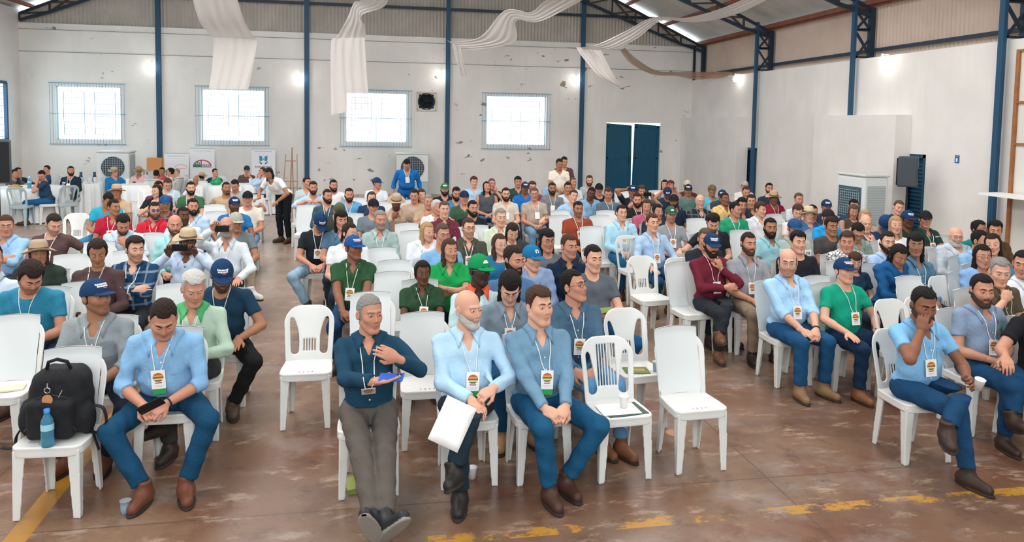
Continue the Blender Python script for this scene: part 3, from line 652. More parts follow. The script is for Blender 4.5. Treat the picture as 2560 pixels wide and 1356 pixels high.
def cap_logo(style, h):
    k = ('caplogo', style)
    if k in HC_: return HC_[k]
    mb = MB()
    def pt(x, z, o=.0045):
        s = 1-(x/.091)**2-((z-.03)/.108)**2; return (x, .012-.109*sqrt(max(s, 0))-o, z)
    def quad(x0, x1, z0, z1, mi=0):
        n = 4; mb.grid([[pt(x0+(x1-x0)*j/n, z) for z in (z0, z1)] for j in range(n+1)], mi)
    if style == 'text':
        xs = -.043
        for w_, g in ((.008, .002),)*8: quad(xs, xs+w_, .088, .099); xs += w_+g+.0008
        xs = -.038
        for w_ in (.009, .006, .012, .008, .010, .007, .009): quad(xs, xs+w_, .074, .0845); xs += w_+.0025
        quad(-.004, .026, .063, .071, 1)
    elif style == 'n':
        quad(-.018, -.009, .068, .1); quad(.007, .016, .068, .093); quad(-.009, .012, .091, .1)
    else:
        quad(-.024, .024, .07, .082); quad(-.014, .018, .084, .092)
    me = mb.me(True, 'cap_logo'); HC_[k] = me; return me
def hat_mesh():
    if 'hat' in HC_: return HC_['hat']
    mb = MB(); pr = [(.001, .138), (.03, .140), (.05, .150), (.066, .145), (.078, .125), (.086, .09), (.090, .05), (.094, .045), (.115, .037), (.14, .037), (.160, .045), (.162, .042), (.14, .032), (.115, .032), (.095, .040), (.084, .042), (.082, .10)]
    mb.lathe(pr, 40, (0, 0, 0), 0, lambda r, a: (.026*cos(2*a)*-1 if r > .11 else 0)*(r/.16)); v = mb.V[-1]; v[:, 1] = v[:, 1]*1.12+.01
    mb.lathe([(.0925, .048), (.0905, .072)], 40, (0, 0, .001), 1); v = mb.V[-1]; v[:, 1] = v[:, 1]*1.12+.01
    HC_['hat'] = mb.me(True, 'straw_hat'); return HC_['hat']
def glasses_mesh():
    if 'gl' in HC_: return HC_['gl']
    mb = MB()
    for s in (-1, 1):
        mb.tube([(s*.031+.0225*cos(a), -.101+.006*abs(cos(a)), .008+.017*sin(a)) for a in np.linspace(0, 2*pi, 17)[:-1]], .0016, 5, 0, closed=True)
        mb.tube([(s*.053, -.096, .012), (s*.078, -.03, .010), (s*.082, .02, .004)], .0016, 5)
        mb.lathe([(0, 0), (.0215, 0)], 16, (0, 0, 0), 1); mb.V[-1] = mb.V[-1]@rotx(pi/2).T*np.array([1, 1, .8])+np.array([s*.031, -.102, .008])
    mb.tube([(-.009, -.104, .012), (0, -.106, .014), (.009, -.104, .012)], .0016, 5); HC_['gl'] = mb.me(True, 'glasses'); return HC_['gl']
def hand_mesh(curl, h):
    k = ('hand', curl, h)
    if k in HC_: return HC_[k]
    c = dict(flat=(.08, .12, .08), relax=(.35, .45, .3), grip=(.75, 1.0, .7), fist=(1.2, 1.4, .9))[curl]
    fi = []
    for i, (y, L) in enumerate(((.030, .070), (.010, .080), (-.011, .074), (-.030, .058))):
        p = np.array([.088-.004*abs(i-1), y, .002]); a = -.0; P = [p]; sp = (y*.9)
        for q, fr in enumerate((.45, .3, .25)):
            a += c[q]*(1+.08*i); p = p+L*fr*np.array([cos(a)*cos(sp), cos(a)*sin(sp), -sin(a)]); P.append(p)
        fi.append(P)
    th = [np.array([.022, .030, -.006]), np.array([.052, .052, -.014-.012*c[0]]), np.array([.078, .056-.012*c[0], -.022-.03*c[0]])]
    def f(p):
        d = smin(ell(p, (.046, .012, 0), (.050, .030, .0165)), ell(p, (.050, -.014, 0), (.048, .027, .0155)), .015)
        d = smin(d, cap(p, (-.03, 0, 0), (.02, 0, 0), .026, .024), .02)
        for P in fi:
            e = cap(p, P[0]-np.array([.02, 0, 0]), P[1], .0100, .0088); e = np.minimum(e, cap(p, P[1], P[2], .0088, .0080)); e = np.minimum(e, cap(p, P[2], P[3], .0080, .0068)); d = smin(d, e, .004)
        e = smin(cap(p, th[0], th[1], .015, .0115), cap(p, th[1], th[2], .0110, .0085), .006); return smin(d, e, .008)
    V, Q = nets(f, (-.055, -.065, -.09), (.185, .09, .03), h); HC_[k] = (V, Q); return V, Q
def ik(a, b, l1, l2, pole):
    a, b = np.array(a, float), np.array(b, float); d = b-a; L = np.linalg.norm(d); mx = (l1+l2)*.995
    if L > mx: b = a+d/L*mx; d = b-a; L = mx
    L = max(L, abs(l1-l2)+.03); u = d/(np.linalg.norm(d)+1e-9); x = (l1*l1-l2*l2+L*L)/(2*L); hgt = sqrt(max(l1*l1-x*x, 0))
    pole = np.array(pole, float); q = pole-(pole@u)*u; q = unit(q); return a+u*x+q*hgt, b
# arm poses: side s (-1 viewer left, +1 viewer right), H head centre, returns wrist, direction, back-of-hand normal, curl, elbow pole
def arm_pose(nm, s, H):
    A = dict(
        lap=((s*.06, -.25, .615), (-s*.75, -.6, -.05), (0, -.25, 1), 'grip', (s, .6, -.6)),
        low=((s*.07, -.36, .60), (-s*.6, -.7, -.3), (s*.3, -.4, 1), 'grip', (s, .5, -.5)),
        knee=((s*.16, -.30, .625), (0, -1, -.2), (0, -.1, 1), 'flat', (s, .5, -.5)),
        tuck=((s*.05, -.21, .63), (-s*.8, -.3, -.2), (0, -.6, 1), 'relax', (s, .5, -.6)),
        cross=((-s*.07, -.235-(.035 if s > 0 else 0), .80+(.035 if s > 0 else 0)), (-s, .25, .05), (0, -1, .3), 'relax', (s, -.25, -.9)),
        phone=((s*.06, -.29, .70), (-s*.45, -.7, .35), (s*.8, -.4, -.4), 'grip', (s, .5, -.6)),
        chin=((H[0]+s*.05, H[1]-.115, H[2]-.235), (-s*.35, -.02, 1), (s*.5, -.8, 0), 'fist', (s*.6, -.6, -.8)),
        face=((H[0]+s*.085, H[1]-.09, H[2]-.16), (-s*.12, .05, 1), (s*.9, -.6, 0), 'grip', (s*.7, -.5, -.8)),
        sup=((-s*.05, -.24, .74), (-s, -.1, .1), (0, -.8, .4), 'relax', (s, -.2, -.8)),
        shoot=((H[0]+s*.13, H[1]-.23, H[2]-.09), (-s*.35, -.25, 1), (s*.5, .9, .1), 'grip', (s, -.1, -.9)),
        high=((H[0]+s*.10, H[1]-.28, H[2]+.03), (-s*.5, -.2, .8), (s*.5, .9, .1), 'grip', (s, -.1, -.6)),
        out=((s*.60, .16, .84), (s*.6, -.3, -.6), (0, .1, 1), 'relax', (s*.2, .4, -1)),
        outf=((s*.55, -.22, .78), (s*.5, -.7, -.3), (0, 0, 1), 'relax', (s*.4, .6, -1)),
        behind=((H[0]+s*.10, H[1]+.10, H[2]+.02), (-s, .1, .25), (0, .9, .3), 'relax', (s, -.4, .2)),
        table=((s*.14, -.42, .80), (-s*.2, -1, -.1), (0, 0, 1), 'relax', (s, .5, -.5)),
        down=((s*.27, -.02, .62), (0, -.15, -1), (s, 0, 0), 'relax', (s*.3, 1, 0)),
        hold=((s*.02, -.34, .83), (-s*.3, -.8, .15), (s*.6, -.2, -.9), 'grip', (s, .3, -.8)),
        wave=((s*.10, -.30, .95), (-s*.6, -.2, .5), (s*.3, -1, .2), 'relax', (s, -.1, -1)),
        rest=((s*.10, -.34, .93), (-s, .1, 0), (0, -.2, 1), 'relax', (s, 0, -.4)))
    return A[nm]
NP = 0; OCC = []
def person(u, v, label, by=0, hy=20, hp=0, hr=0, ln=-4, arms='lap', legs='n', skin=1, hair='short', hc='k', beard=0, gl=None, hat=None, hatc='1c3a5e', logo='text', top='tee', c='777777', sl='s', pants='1f3f63', shoes='4a3226', sole='2a211c', Y=0, badge=0, w=1., fat=.35, fem=0, sc=1., stand=0, h=None, pat=None, look=0, dsp=0., seat='auto', item=None, col2=None, bare=0, chk='cover', group=None, sh=0, lg=None, extra=None, cy=0, watch=0):
    """u, v: where the top of the head shows; by/hy: body and head turn; c: cloth colour"""
    global NP; NP += 1; rnd = random.Random(NP*7+3)
    hp = hp+rnd.uniform(-2, 2); by = by+rnd.uniform(-3, 3)
    a1, a2 = arms.split('/') if '/' in arms else (arms, arms)
    near = 0
    pel = np.array([0, 0, .545 if not stand else .96]); lean = RD(ln)
    Rl = rotx(lean)                       # +lean tips towards -y
    ax = np.array([0, -sin(lean), cos(lean)])
    sp = .455+dsp; nb = pel+ax*sp+np.array([0, .01, 0])
    piv = nb+ax*.045+np.array([0, -.012, .02])
    hs = (1.01 if v > 600 else (.97 if v > 520 else .93))*(0.95 if fem else 1)
    def headR(psi): return rotz(RD(psi))@rotx(RD(hp))@roty(RD(hr))
    # solve root position from the head-top pixel
    top_local = {None: .130, 'cap': .140, 'straw': .165, 'wide': .165}.get(hat, .13)+(.012 if hair in ('full', 'curly', 'straight') and not hat else 0)
    pos = at(u, v, 1.28 if not stand else 1.7); psi = 0
    for _ in range(6):
        cd = math.degrees(atan2(-pos[0], pos[1])); psi = max(-85, min(85, cd+hy-by))
        R = headR(psi); tp = piv+R@np.array([0, -.018, .098])*hs+np.array([0, 0, top_local*hs*cos(RD(hp))**2+ (0.02 if hp > 25 else 0)])
        tw = rotz(RD(by))@(tp*sc); q = bw(u, v, Y+tw[1]) if Y else at(u, v, tw[2]); pos = q-np.array([tw[0], tw[1], 0])
        if Y: sc = float(np.clip(sc*q[2]/tw[2], .84, 1.1))
    R = headR(psi); hcn = piv+R@np.array([0, -.018, .098])*hs
    dist = pos[1]
    if dist < 7.6: hb, hh, hd = .0092, .0036, .0042
    elif dist < 11: hb, hh, hd = .0125, .0058, .0065
    else: hb, hh, hd = .018, .0085, .010
    near = dist < 7.6; mid = dist < 12.5
    root = empty('person', (pos[0], pos[1], 0), RD(by), label, 'person', group or 'audience seated on white chairs'); root.scale = (sc,)*3
    if seat == 'auto' and not stand:
        q = rotz(RD(by))@np.array([0, .02+cy, 0]); chair(pos[0]+q[0], pos[1]+q[1], RD(by), chk, 'white chair under the '+label)
    # joints
    SHO = {s: pel+Rl@np.array([s*.172*w, .014, .398]) for s in (-1, 1)}
    arm = {}
    for s, nm in ((-1, a1), (1, a2)):
        if stand and nm == 'down': wr, d, n, cu, po = (s*.30, -.06, .86), (0, -.2, -1), (s, 0, 0), 'relax', (s*.3, 1, 0)
        elif isinstance(extra, dict) and s in extra: wr, d, n, cu, po = extra[s]
        else:
            wr, d, n, cu, po = arm_pose(nm, s, hcn)
            if stand and nm not in ('face', 'chin', 'shoot'): wr = (wr[0], wr[1]-(.0), wr[2]+.40)
        el, wr = ik(SHO[s], wr, .285, .255, po); arm[s] = (el, wr, unit(d), np.array(n, float), cu)
    leg = {}
    for s in (-1, 1):
        hip = pel+np.array([s*.092, -.01, -.02]); fd = (s*.22, -1, 0); up = (0, 0, 1)
        if lg and s in lg: an, po, fd, up = lg[s]
        elif stand: an, po = (s*.11, .02, .09), (0, -1, 0)
        elif legs == 'n': an, po = (s*.13, -.42-.03*rnd.random(), .09), (s*.12, -1, 1.2)
        elif legs == 't': an, po = (s*.12, -.27, .09), (s*.15, -1, .9)
        elif legs == 'w': an, po = (s*.12, -.32, .09), (s*.9, -1, .75)
        elif legs == 'f': an, po = (s*.12, -.66, .09), (s*.1, -1, 1)
        elif legs in ('xl', 'xr'):   # leg of viewer-left / right side crosses over
            k = -1 if legs == 'xl' else 1
            if s == k: an, po, fd, up = (-s*.16, -.52, .30), (s*.1, -1, 1.6), (-s*.45, -1, .25), (-s*.3, .2, 1)
            else: an, po = (s*.10, -.40, .09), (s*.1, -1, 1)
        elif legs in ('al', 'ar'):   # ankle on knee
            k = -1 if legs == 'al' else 1
            if s == k: an, po, fd, up = (-s*.22, -.40, .60), (s*1, -1, .25), (-s*.8, -.55, .1), (-s*.3, -.5, 1)
            else: an, po = (s*.12, -.42, .09), (s*.1, -1, 1)
        kn, an = ik(hip, an, .435, .42, po); leg[s] = (hip, kn, an, np.array(fd, float), np.array(up, float))
    # shirt
    wv = rnd.uniform(0, 9)
    slen = {'s': .60, 'l': 2, 'r': 1.25, '0': 0}[sl]; wf = .93 if fem else 1.; kk = .045
    zc = pel[2]+(.015 if top in ('tee', 'polo') else .03)
    def torso(p, o=0.):
        d = ell(p, pel+np.array([0, .012, .01]), (.168*w+o+.02*fat, .128+o, .12+o))
        d = smin(d, ell(p, pel+ax*.15+np.array([0, -.012-.045*fat, 0]), (.155*w*wf+o+.03*fat, .112+.05*fat+o, .15), Rl), kk)
        d = smin(d, ell(p, pel+ax*.30+np.array([0, -.008-.012*fat, 0]), (.172*w*wf+o, .112+.014*fat+o, .15), Rl), kk)
        d = smin(d, cap(p, SHO[-1]*.86+SHO[1]*.14+(0, 0, .004), SHO[1]*.86+SHO[-1]*.14+(0, 0, .004), .056+o), .05)
        d = smin(d, cap(p, pel+Rl@np.array([-.075*w, .02, .432]), pel+Rl@np.array([.075*w, .02, .432]), .048+o), .05)
        if fem:
            for s in (-1, 1): d = smin(d, ell(p, pel+Rl@np.array([s*.075, -.085, .285]), (.058+o, .05+o, .06+o), Rl), .03)
        return d
    def shirt(p):
        d = torso(p)
        for s in (-1, 1):
            el, wr = arm[s][:2]; o = .014 if sl != 'l' else .010
            if slen > 0:
                a = SHO[s]; t1 = min(slen, 1); e = cap(p, a, a+(el-a)*t1, .060, .058-.010*t1+(.004 if slen < 1 else 0)); dirn = unit(el-a)
                if slen < 1: e = smax(e, (p-(a+(el-a)*t1)).astype(np.float32)@dirn.astype(np.float32), .004)
                d = smin(d, e, .024)
                if slen > 1:
                    t2 = min(slen-1, .93); e2 = cap(p, el, el+(wr-el)*t2, .052, .040 if slen > 1.5 else .050); e2 = smax(e2, (p-(el+(wr-el)*t2)).astype(np.float32)@unit(wr-el).astype(np.float32), .004); d = smin(d, e2, .02)
        x, y, z = p[:, 0], p[:, 1], p[:, 2]
        amp = .0035 if sl == 's' else .0048
        d = d+amp*np.sin(z*46+x*18*np.sin(z*7+wv)+wv)*np.sin(x*21-y*17+wv)+.002*np.sin(x*60+z*33+wv)
        d = smax(d, zc-z, .006)
        if top == 'high': ho = cap(p, nb+np.array([0, 0, .03]), nb+np.array([0, 0, .2]), .052)
        else:
            ho = smin(cap(p, nb+np.array([0, -.012, .0]), nb+np.array([0, -.012, .2]), .062, .09), ell(p, nb+Rl@np.array([0, -.045, -.005]), (.058, .06, .045)), .02)
            if top in ('shirt', 'polo'): ho = smin(ho, cap(p, nb+Rl@np.array([0, -.070, .0]), nb+Rl@np.array([0, -.112-.012*fat, -.105 if top == 'shirt' else -.08]), .040, .010), .012)
        return smax(d, -ho, .006)
    def bounds(pts, m): pts = np.array(pts); return pts.min(0)-m, pts.max(0)+m
    pts = [pel+np.array([-.24*w, -.2, -.1]), pel+np.array([.24*w, .16, 0]), nb+np.array([0, 0, .03]), SHO[-1], SHO[1]]+([arm[s][0] for s in (-1, 1)] if slen > 0 else [])+([arm[s][1] for s in (-1, 1)] if slen > 1 else [])
    lo, hi = bounds(pts, .085); lo[2] = max(lo[2], pel[2]-.14)
    V, Q = nets(shirt, lo, hi, hb, 1.25); cm = cloth(c, plaid=pat if pat and top != 'chk' else None) if not (pat and pat.startswith('v')) else cloth(c, check=pat[1:])
    so = link('shirt' if top in ('shirt', 'polo') else 'top', mesh(V, [Q], name='top'), cm, root)
    # pants and shoes
    def pant(p):
        d = ell(p, pel+np.array([0, .005, -.03]), (.170*w+.01, .125, .115))
        for s in (-1, 1):
            hip, kn, an = leg[s][:3]; g = cap(p, hip+np.array([s*.012, 0, 0]), kn, .092, .068)
            g = smin(g, cap(p, kn, an+(kn-an)*.06, .067, .056), .02); g = smax(g, ((p-an-(kn-an)*.10)@unit(an-kn).astype(np.float32)), .005); d = smin(d, g, .022)
        x, y, z = p[:, 0], p[:, 1], p[:, 2]
        return smax(d+.004*np.sin(z*50+wv+x*20)*np.sin(y*38+wv)+.002*np.sin(x*70+y*55), z-pel[2]-.07, .006)
    pts = [pel+np.array([-.2*w, .13, 0]), pel+np.array([.2*w, -.13, 0])]+[leg[s][i] for s in (-1, 1) for i in (0, 1, 2)]; lo, hi = bounds(pts, .1)
    V, Q = nets(pant, lo, hi, hb*1.1, 1.2); link('trousers', mesh(V, [Q], name='trousers'), mat(pants, rough=.9, bump=.3, bscale=50, noise=.12, nscale=10, spec=.2), root)
    for s in (-1, 1):
        hip, kn, an, fd, up = leg[s]; x = unit(fd); z = unit(up-(up@x)*x); y = np.cross(z, x); B = np.stack([x, y, z], 1).astype(np.float32); tall = .06
        def shoe(p):
            q = (p-an.astype(np.float32))@B
            d = smin(cap(q, (-.045, 0, -.045), (.02, 0, -.042), .042, .042), cap(q, (.02, 0, -.045), (.150, 0, -.052), .049, .036), .04); d = smin(d, cap(q, (-.005, 0, -.03), (0, 0, .05), .050, .047), .03)
            d = smax(d, -.088-q[:, 2], .005); d = smin(d, smax(np.abs(q[:, 2]+.083)-.007, (np.sqrt(((q[:, 0]-.055)/.145)**2+(q[:, 1]/.055)**2)-1)*.05, .005), .003)
            return smax(d, q[:, 2]-tall, .004)
        tip = an+x*.17; lo, hi = bounds([an, tip, an-x*.05, an-z*.09], .085); V, Q = nets(shoe, lo, hi, hb*.8 if dist < 9 else .014, 1.3); qs = ((V[Q].mean(1)-an)@B)[:, 2] < -.068
        link('shoe', mesh(V, [Q], mi=[qs.astype(int)], name='shoe'), [mat(shoes, rough=.55, noise=.1), mat(sole, rough=.7)], root)
    # body: head, neck, chest, arms, hands
    parts_V = []; parts_F = []; parts_C = []; parts_M = []; n = 0
    def addp(V, Fs, C=None, mi=0):
        nonlocal n
        parts_V.append(V); parts_C.append(np.ones((len(V), 3)) if C is None else C)
        for f_ in Fs: parts_F.append(np.asarray(f_)+n); parts_M.append(np.full(len(f_), mi) if np.isscalar(mi) else mi)
        n += len(V)
    fatk = 0 if fat < .5 else 1
    hv, hq, hcol, eyes = head_mesh(fem, fatk, hh, 1 if hp > 16 else 0, 1 if beard else 0, look)
    T = lambda X: (X*hs)@R.T+hcn
    addp(T(hv), [hq], hcol)
    ev = T(np.concatenate(eyes.V)); base = n; parts_V.append(ev); parts_C.append(np.ones((len(ev), 3))); n += len(ev)
    for f_, m_ in zip(eyes.F, eyes.M): parts_F.append(f_+base); parts_M.append(m_)
    nr = .052 if fem else .062+.008*fatk
    nk1 = hcn+R@np.array([0, .022, -.055])*hs
    def bod(p):
        d = smin(cap(p, nb+np.array([0, .012, -.03]), nk1, nr+.008, nr-.006), torso(p, -.013), .03)
        d = smax(d, pel[2]+.22-p[:, 2], .01)
        for s in (-1, 1):
            el, wr = arm[s][:2]
            th_ = (.9 if fem else 1)*(.72 if slen > 1 else 1); e = smin(cap(p, SHO[s], el, .048*th_, .041*th_), smin(cap(p, el, el+(wr-el)*.35, .041*th_, .040*th_), cap(p, el+(wr-el)*.3, wr, .040*(.75 if slen > 1.5 else 1), .0265), .012), .012); d = smin(d, e, .02)
        return d
    lo, hi = bounds([nb+np.array([-.2, -.12, -.3]), nb+np.array([.2, .12, 0]), nk1]+[arm[s][i] for s in (-1, 1) for i in (0, 1)], .075); lo[2] = max(lo[2], .4)
    V, Q = nets(bod, lo, hi, hb, 1.25); addp(V, [Q])
    for s in (-1, 1):
        el, wr, d, nn, cu = arm[s]; V, Q = hand_mesh(cu, hd); V = V*(.93 if fem else 1.04); z = unit(nn-(nn@d)*d); y = np.cross(z, d); inn = np.array([-s, 0, 0.])
        # thumb on the inner side for a palm facing down
        sg = s*1.
        B = np.stack([d, y, z], 1); Vm = V.copy(); Vm[:, 1] *= sg if True else 1
        if Vm[:, 1].max() == V[:, 1].max(): F_ = Q
        else: F_ = Q[:, ::-1]
        addp(Vm@B.T+wr, [F_])
    me = mesh(np.concatenate(parts_V), parts_F, True, np.concatenate(parts_C), parts_M, 'body')
    link('body', me, [skin_mat(skin), M_EYEW, M_IRIS, hair_mat(hc if hair != 'bald' or hc in 'gw' else 'b')], root)
    HM = Matrix.Identity(4)
    for i in range(3):
        for j in range(3): HM[i][j] = R[i][j]*hs
        HM[i][3] = hcn[i]
    def onhead(nm, me, m, par=root):
        o = link(nm, me, m, par); o.matrix_local = HM if par is root else Matrix.Identity(4); return o
    if hair != 'none': onhead('hair', hair_mesh(hair if not (hat and hair in ('full', 'curly', 'short')) else 'buzz', hh*1.1, NP), hair_mat(hc))
    if beard > 1: onhead('beard', beard_mesh(beard-1, hh*1.1), hair_mat(hc if hc in 'gw' else ('4a3a32' if beard == 2 else hc)))
    if hat == 'cap':
        o = onhead('cap', cap_mesh(hh), cloth(hatc))
        if logo: onhead('cap_logo', cap_logo(logo, hh), [M_WHITE, mat('d84a55')], o)
    if hat in ('straw', 'wide'): onhead('straw_hat', hat_mesh(), [mat(hatc if hatc != '1c3a5e' else 'cdb48e', rough=.9, bump=.5, bscale=140), mat('6b5340')])
    if gl: onhead('glasses', glasses_mesh(), [mat({'k': '15171a', 's': '8d9094', 'b': '3b2b20', 'u': '27357a'}.get(gl, '222222'), rough=.3), mat('c9d6dc' if gl != 'u' else '3949a0', rough=.05, alpha=.12 if gl != 'u' else .8, key='lens')])
    # collar
    if top in ('shirt', 'polo') and mid:
        cb = nb+Rl@np.array([0, .0, .012]); G = []
        for k in range(25):
            a = RD(-158+316*k/24); fr = abs(a)/RD(158)
            dx, dy = sin(a), cos(a)
            inr = np.array([dx*.058, dy*.060-.004, .018-.040*max(0, -dy)]); mdl = np.array([dx*.068, dy*.070-.006, .034-.042*max(0, -dy)])
            out = np.array([dx*.098, dy*.092-.010, -.004-.050*max(0, -dy)])
            if fr > .78: q = (fr-.78)/.22; out = out+np.array([np.sign(dx)*.036*q, -.034*q, -.050*q])
            R3 = [cb+Rl@x for x in (inr, mdl, out)]
            for i_ in (1, 2):
                for _ in range(3):
                    d_ = float(shirt(R3[i_][None].astype(np.float32))[0])
                    if d_ < .006: R3[i_] = R3[i_]+unit(Rl@np.array([dx, dy-.6, .35]))*(.007-d_)
            G.append(R3)
        mb = MB().grid(G); solid(link('collar', mb.me(True, 'collar'), cloth(col2 or c) if not pat else cm, so), .004, 0)
    # front line, buttons, pocket
    def front(x, z, o=.004, f=shirt):
        y = -.45
        for _ in range(40):
            d = float(f(np.array([[x, y, z]], np.float32))[0])
            if d < .001: break
            y += max(d*.7, .002)
            if y > .2: return None
        return np.array([x, y-o, z])
    if near and top == 'shirt':
        P = [front(.004, z, .0015) for z in np.linspace(pel[2]+.06, nb[2]-.12, 9)]; P = [p for p in P if p is not None]
        if len(P) > 3:
            mb = MB(); mb.grid([[p+np.array([-.013, .0012, 0]), p+np.array([0, -.0008, 0]), p+np.array([.013, .0012, 0])] for p in P]); link('placket', mb.me(True, 'placket'), cm, so)
            mb = MB()
            for p in P[1::2]: mb.lathe([(0, .003), (.005, .003), (.0055, 0)], 8); mb.V[-1] = mb.V[-1]@rotx(pi/2).T+p-np.array([0, .001, 0])
            link('button', mb.me(True, 'button'), M_WHITE, so)
            if top == 'shirt' and sl != '0':
                zz = pel[2]+.31; P = [[front(x, z, .003) for x in np.linspace(.055, .135, 6)] for z in np.linspace(zz-.11, zz, 5)]
                if all(p is not None for r_ in P for p in r_): link('pocket', MB().grid(P).me(True, 'pocket'), cm, so)
    if lg is None and False: pass
    # badge on its cord
    if badge:
        W_, Hh = .088, .125; zt = pel[2]+(.24 if badge != 3 else .30); off = rnd.uniform(-.02, .02); c0 = front(off, zt, .019); c1 = front(off, zt-Hh, .019)
        if c0 is not None and c1 is not None:
            yy = min(c0[1], c1[1]-.0) ; tl = rnd.uniform(-.1, .1)
            c1 = c0+unit(np.array([0, c1[1]-c0[1], -Hh]))*Hh; ex = np.array([cos(tl), 0, sin(tl)]); dz = unit(c1-c0); dz = unit(dz-(dz@ex)*ex); nn = np.cross(dz, ex); nn = nn if nn[1] < 0 else -nn
            mb = MB(); P = lambda a, b, o=0.: c0+ex*a+dz*b+nn*o
            mb.add([P(-W_/2, 0), P(W_/2, 0), P(W_/2, Hh), P(-W_/2, Hh)], np.array([(0, 1, 2, 3)]))
            bo = solid(mb.obj('name_badge', M_WHITE, root), .002, 0)
            if mid:
                mb = MB(); r_ = .034; cy_ = .047; rows = [-1, -.45, -.1, .25, .6, .95]; cols_ = [1, 2, 3, 4, 0]
                for i in range(5):
                    A = []
                    for t_ in np.linspace(rows[i], rows[i+1], 4): x_ = sqrt(max(1-t_*t_, 0))*r_; A.append([P(-x_, cy_+t_*r_*.9, .0022), P(x_, cy_+t_*r_*.9, .0022)])
                    mb.grid(A, (1, 2, 3, 4, 0)[i])
                mb.grid([[P(-.024, .081, .0022), P(-.020, .088, .0022)], [P(.024, .081, .0022), P(.020, .088, .0022)]], 5)
                mb.obj('badge_logo', [mat('4d7a4a'), mat('c8613c'), mat('d9a34e'), mat('8a5a34'), mat('e6cf95'), mat('b8486a')], bo)
                for kk_ in range(2): MB().grid([[P(-.026+.006*kk_, .1+.009*kk_, .0022), P(-.026+.006*kk_, .102+.009*kk_, .0022)], [P(.026-.006*kk_, .1+.009*kk_, .0022), P(.026-.006*kk_, .102+.009*kk_, .0022)]]).obj('name_line', mat('a9adb0'), bo)
            if badge == 2: mb = MB(); mb.add([P(-W_/2+.006, Hh-.004, -.001), P(W_/2-.002, Hh-.004, -.001), P(W_/2-.004, Hh+.038, -.001), P(-W_/2+.008, Hh+.036, -.001)], np.array([(0, 1, 2, 3)])); tag(solid(mb.obj('badge_flap', mat('23a04c', rough=.6), bo), .002, 0), 'green flap under the badge')
            mb = MB()
            for s in (-1, 1):
                st = nb+Rl@np.array([s*.070, -.02, .03]); pts = [nb+Rl@np.array([s*.055, .055, .035]), st]
                for t_ in np.linspace(.1, .95, 9):
                    xx = st[0]*(1-t_)+(c0[0]+ex[0]*s*.02)*t_; zz = st[2]*(1-t_)+c0[2]*t_; q = front(xx, zz, .006); q2 = front(xx, zz, .006, lambda p: np.minimum(shirt(p), bod(p))); pts.append(q2 if q2 is not None else (q if q is not None else c0))
                pts.append(P(s*.018, 0)); mb.tube(pts, .0032 if near else .0045, 5)
            mb.obj('lanyard', mat('e9ecea'), root, smooth=True)
    if watch:
        s = watch; el, wr = arm[s][:2]; d = unit(wr-el); x = unit(np.cross(d, (0, 0, 1))); z = np.cross(x, d); c_ = wr-d*.02
        MB().tube([c_+(x*cos(a)+z*sin(a))*.031 for a in np.linspace(0, 2*pi, 17)[:-1]], .006, 6, closed=True).obj('wristwatch', mat('20242a', rough=.4), root, smooth=True)
    root['_rt'] = 0; del root['_rt']
    Rw = rotz(RD(by)); tow = lambda p: (Rw@(np.asarray(p, float)*sc))+np.array([pos[0], pos[1], 0])
    return dict(root=root, pos=pos, arm=arm, tow=tow, head=hcn, R=R, hs=hs, by=by, pel=pel, shirt=shirt, front=front, leg=leg, Rw=Rw)
PL = []
def P(u, v, label, **k):
    d = {}; PL.append([u, v, label, k, d]); return d
def build_people():
    n = len(PL); U = np.array([(a[0], a[1]) for a in PL], float); st = np.array([a[3].get('stand', 0) for a in PL]); dl = np.zeros(n)
    base = np.array([1.28-.0045*max(a[3].get('ln', -4)-4, 0) for a in PL])
    pos = lambda: np.array([at(U[i][0], U[i][1]+(4 if PL[i][3].get('hat') else 0), (base[i] if not st[i] else 1.68)+dl[i]*1.0)[:2] if not PL[i][3].get('Y') else bw(U[i][0], U[i][1], PL[i][3]['Y'])[:2] for i in range(n)])
    lock = np.array([1 if (a[3].get('Y') or a[3].get('stand')) else 0 for a in PL]); Q0 = pos()
    lim = np.where(Q0[:, 1] < 6.2, .015, np.where(Q0[:, 1] < 8, .05, .09))*(1-lock)
    for it in range(400):
        Q = pos(); mv = np.zeros(n)
        for i in range(n):
            if st[i]: continue
            dx = np.abs(Q[:, 0]-Q[i, 0]); dv = U[i, 1]-U[:, 1]
            for j in np.nonzero((dx < .44) & (dv > 1) & (Q[:, 1]-Q[i, 1] < .62) & (Q[:, 1]-Q[i, 1] > -1.5) & (st == 0))[0]:
                if j == i: continue
                gap = Q[j, 1]-Q[i, 1]; w_ = 1-dx[j]/.55; need = (.62-gap)*w_*(2.2 if gap < .3 else 1)
                mv[j] -= need*.10*1.17/Q[j, 1]; mv[i] += need*.10*1.17/Q[i, 1]
        dl = np.clip(dl*.995+mv, -lim, lim)
    for a, d in zip(PL, dl): a[4].update(person(a[0], a[1], a[2], dsp=float(d), **a[3]))
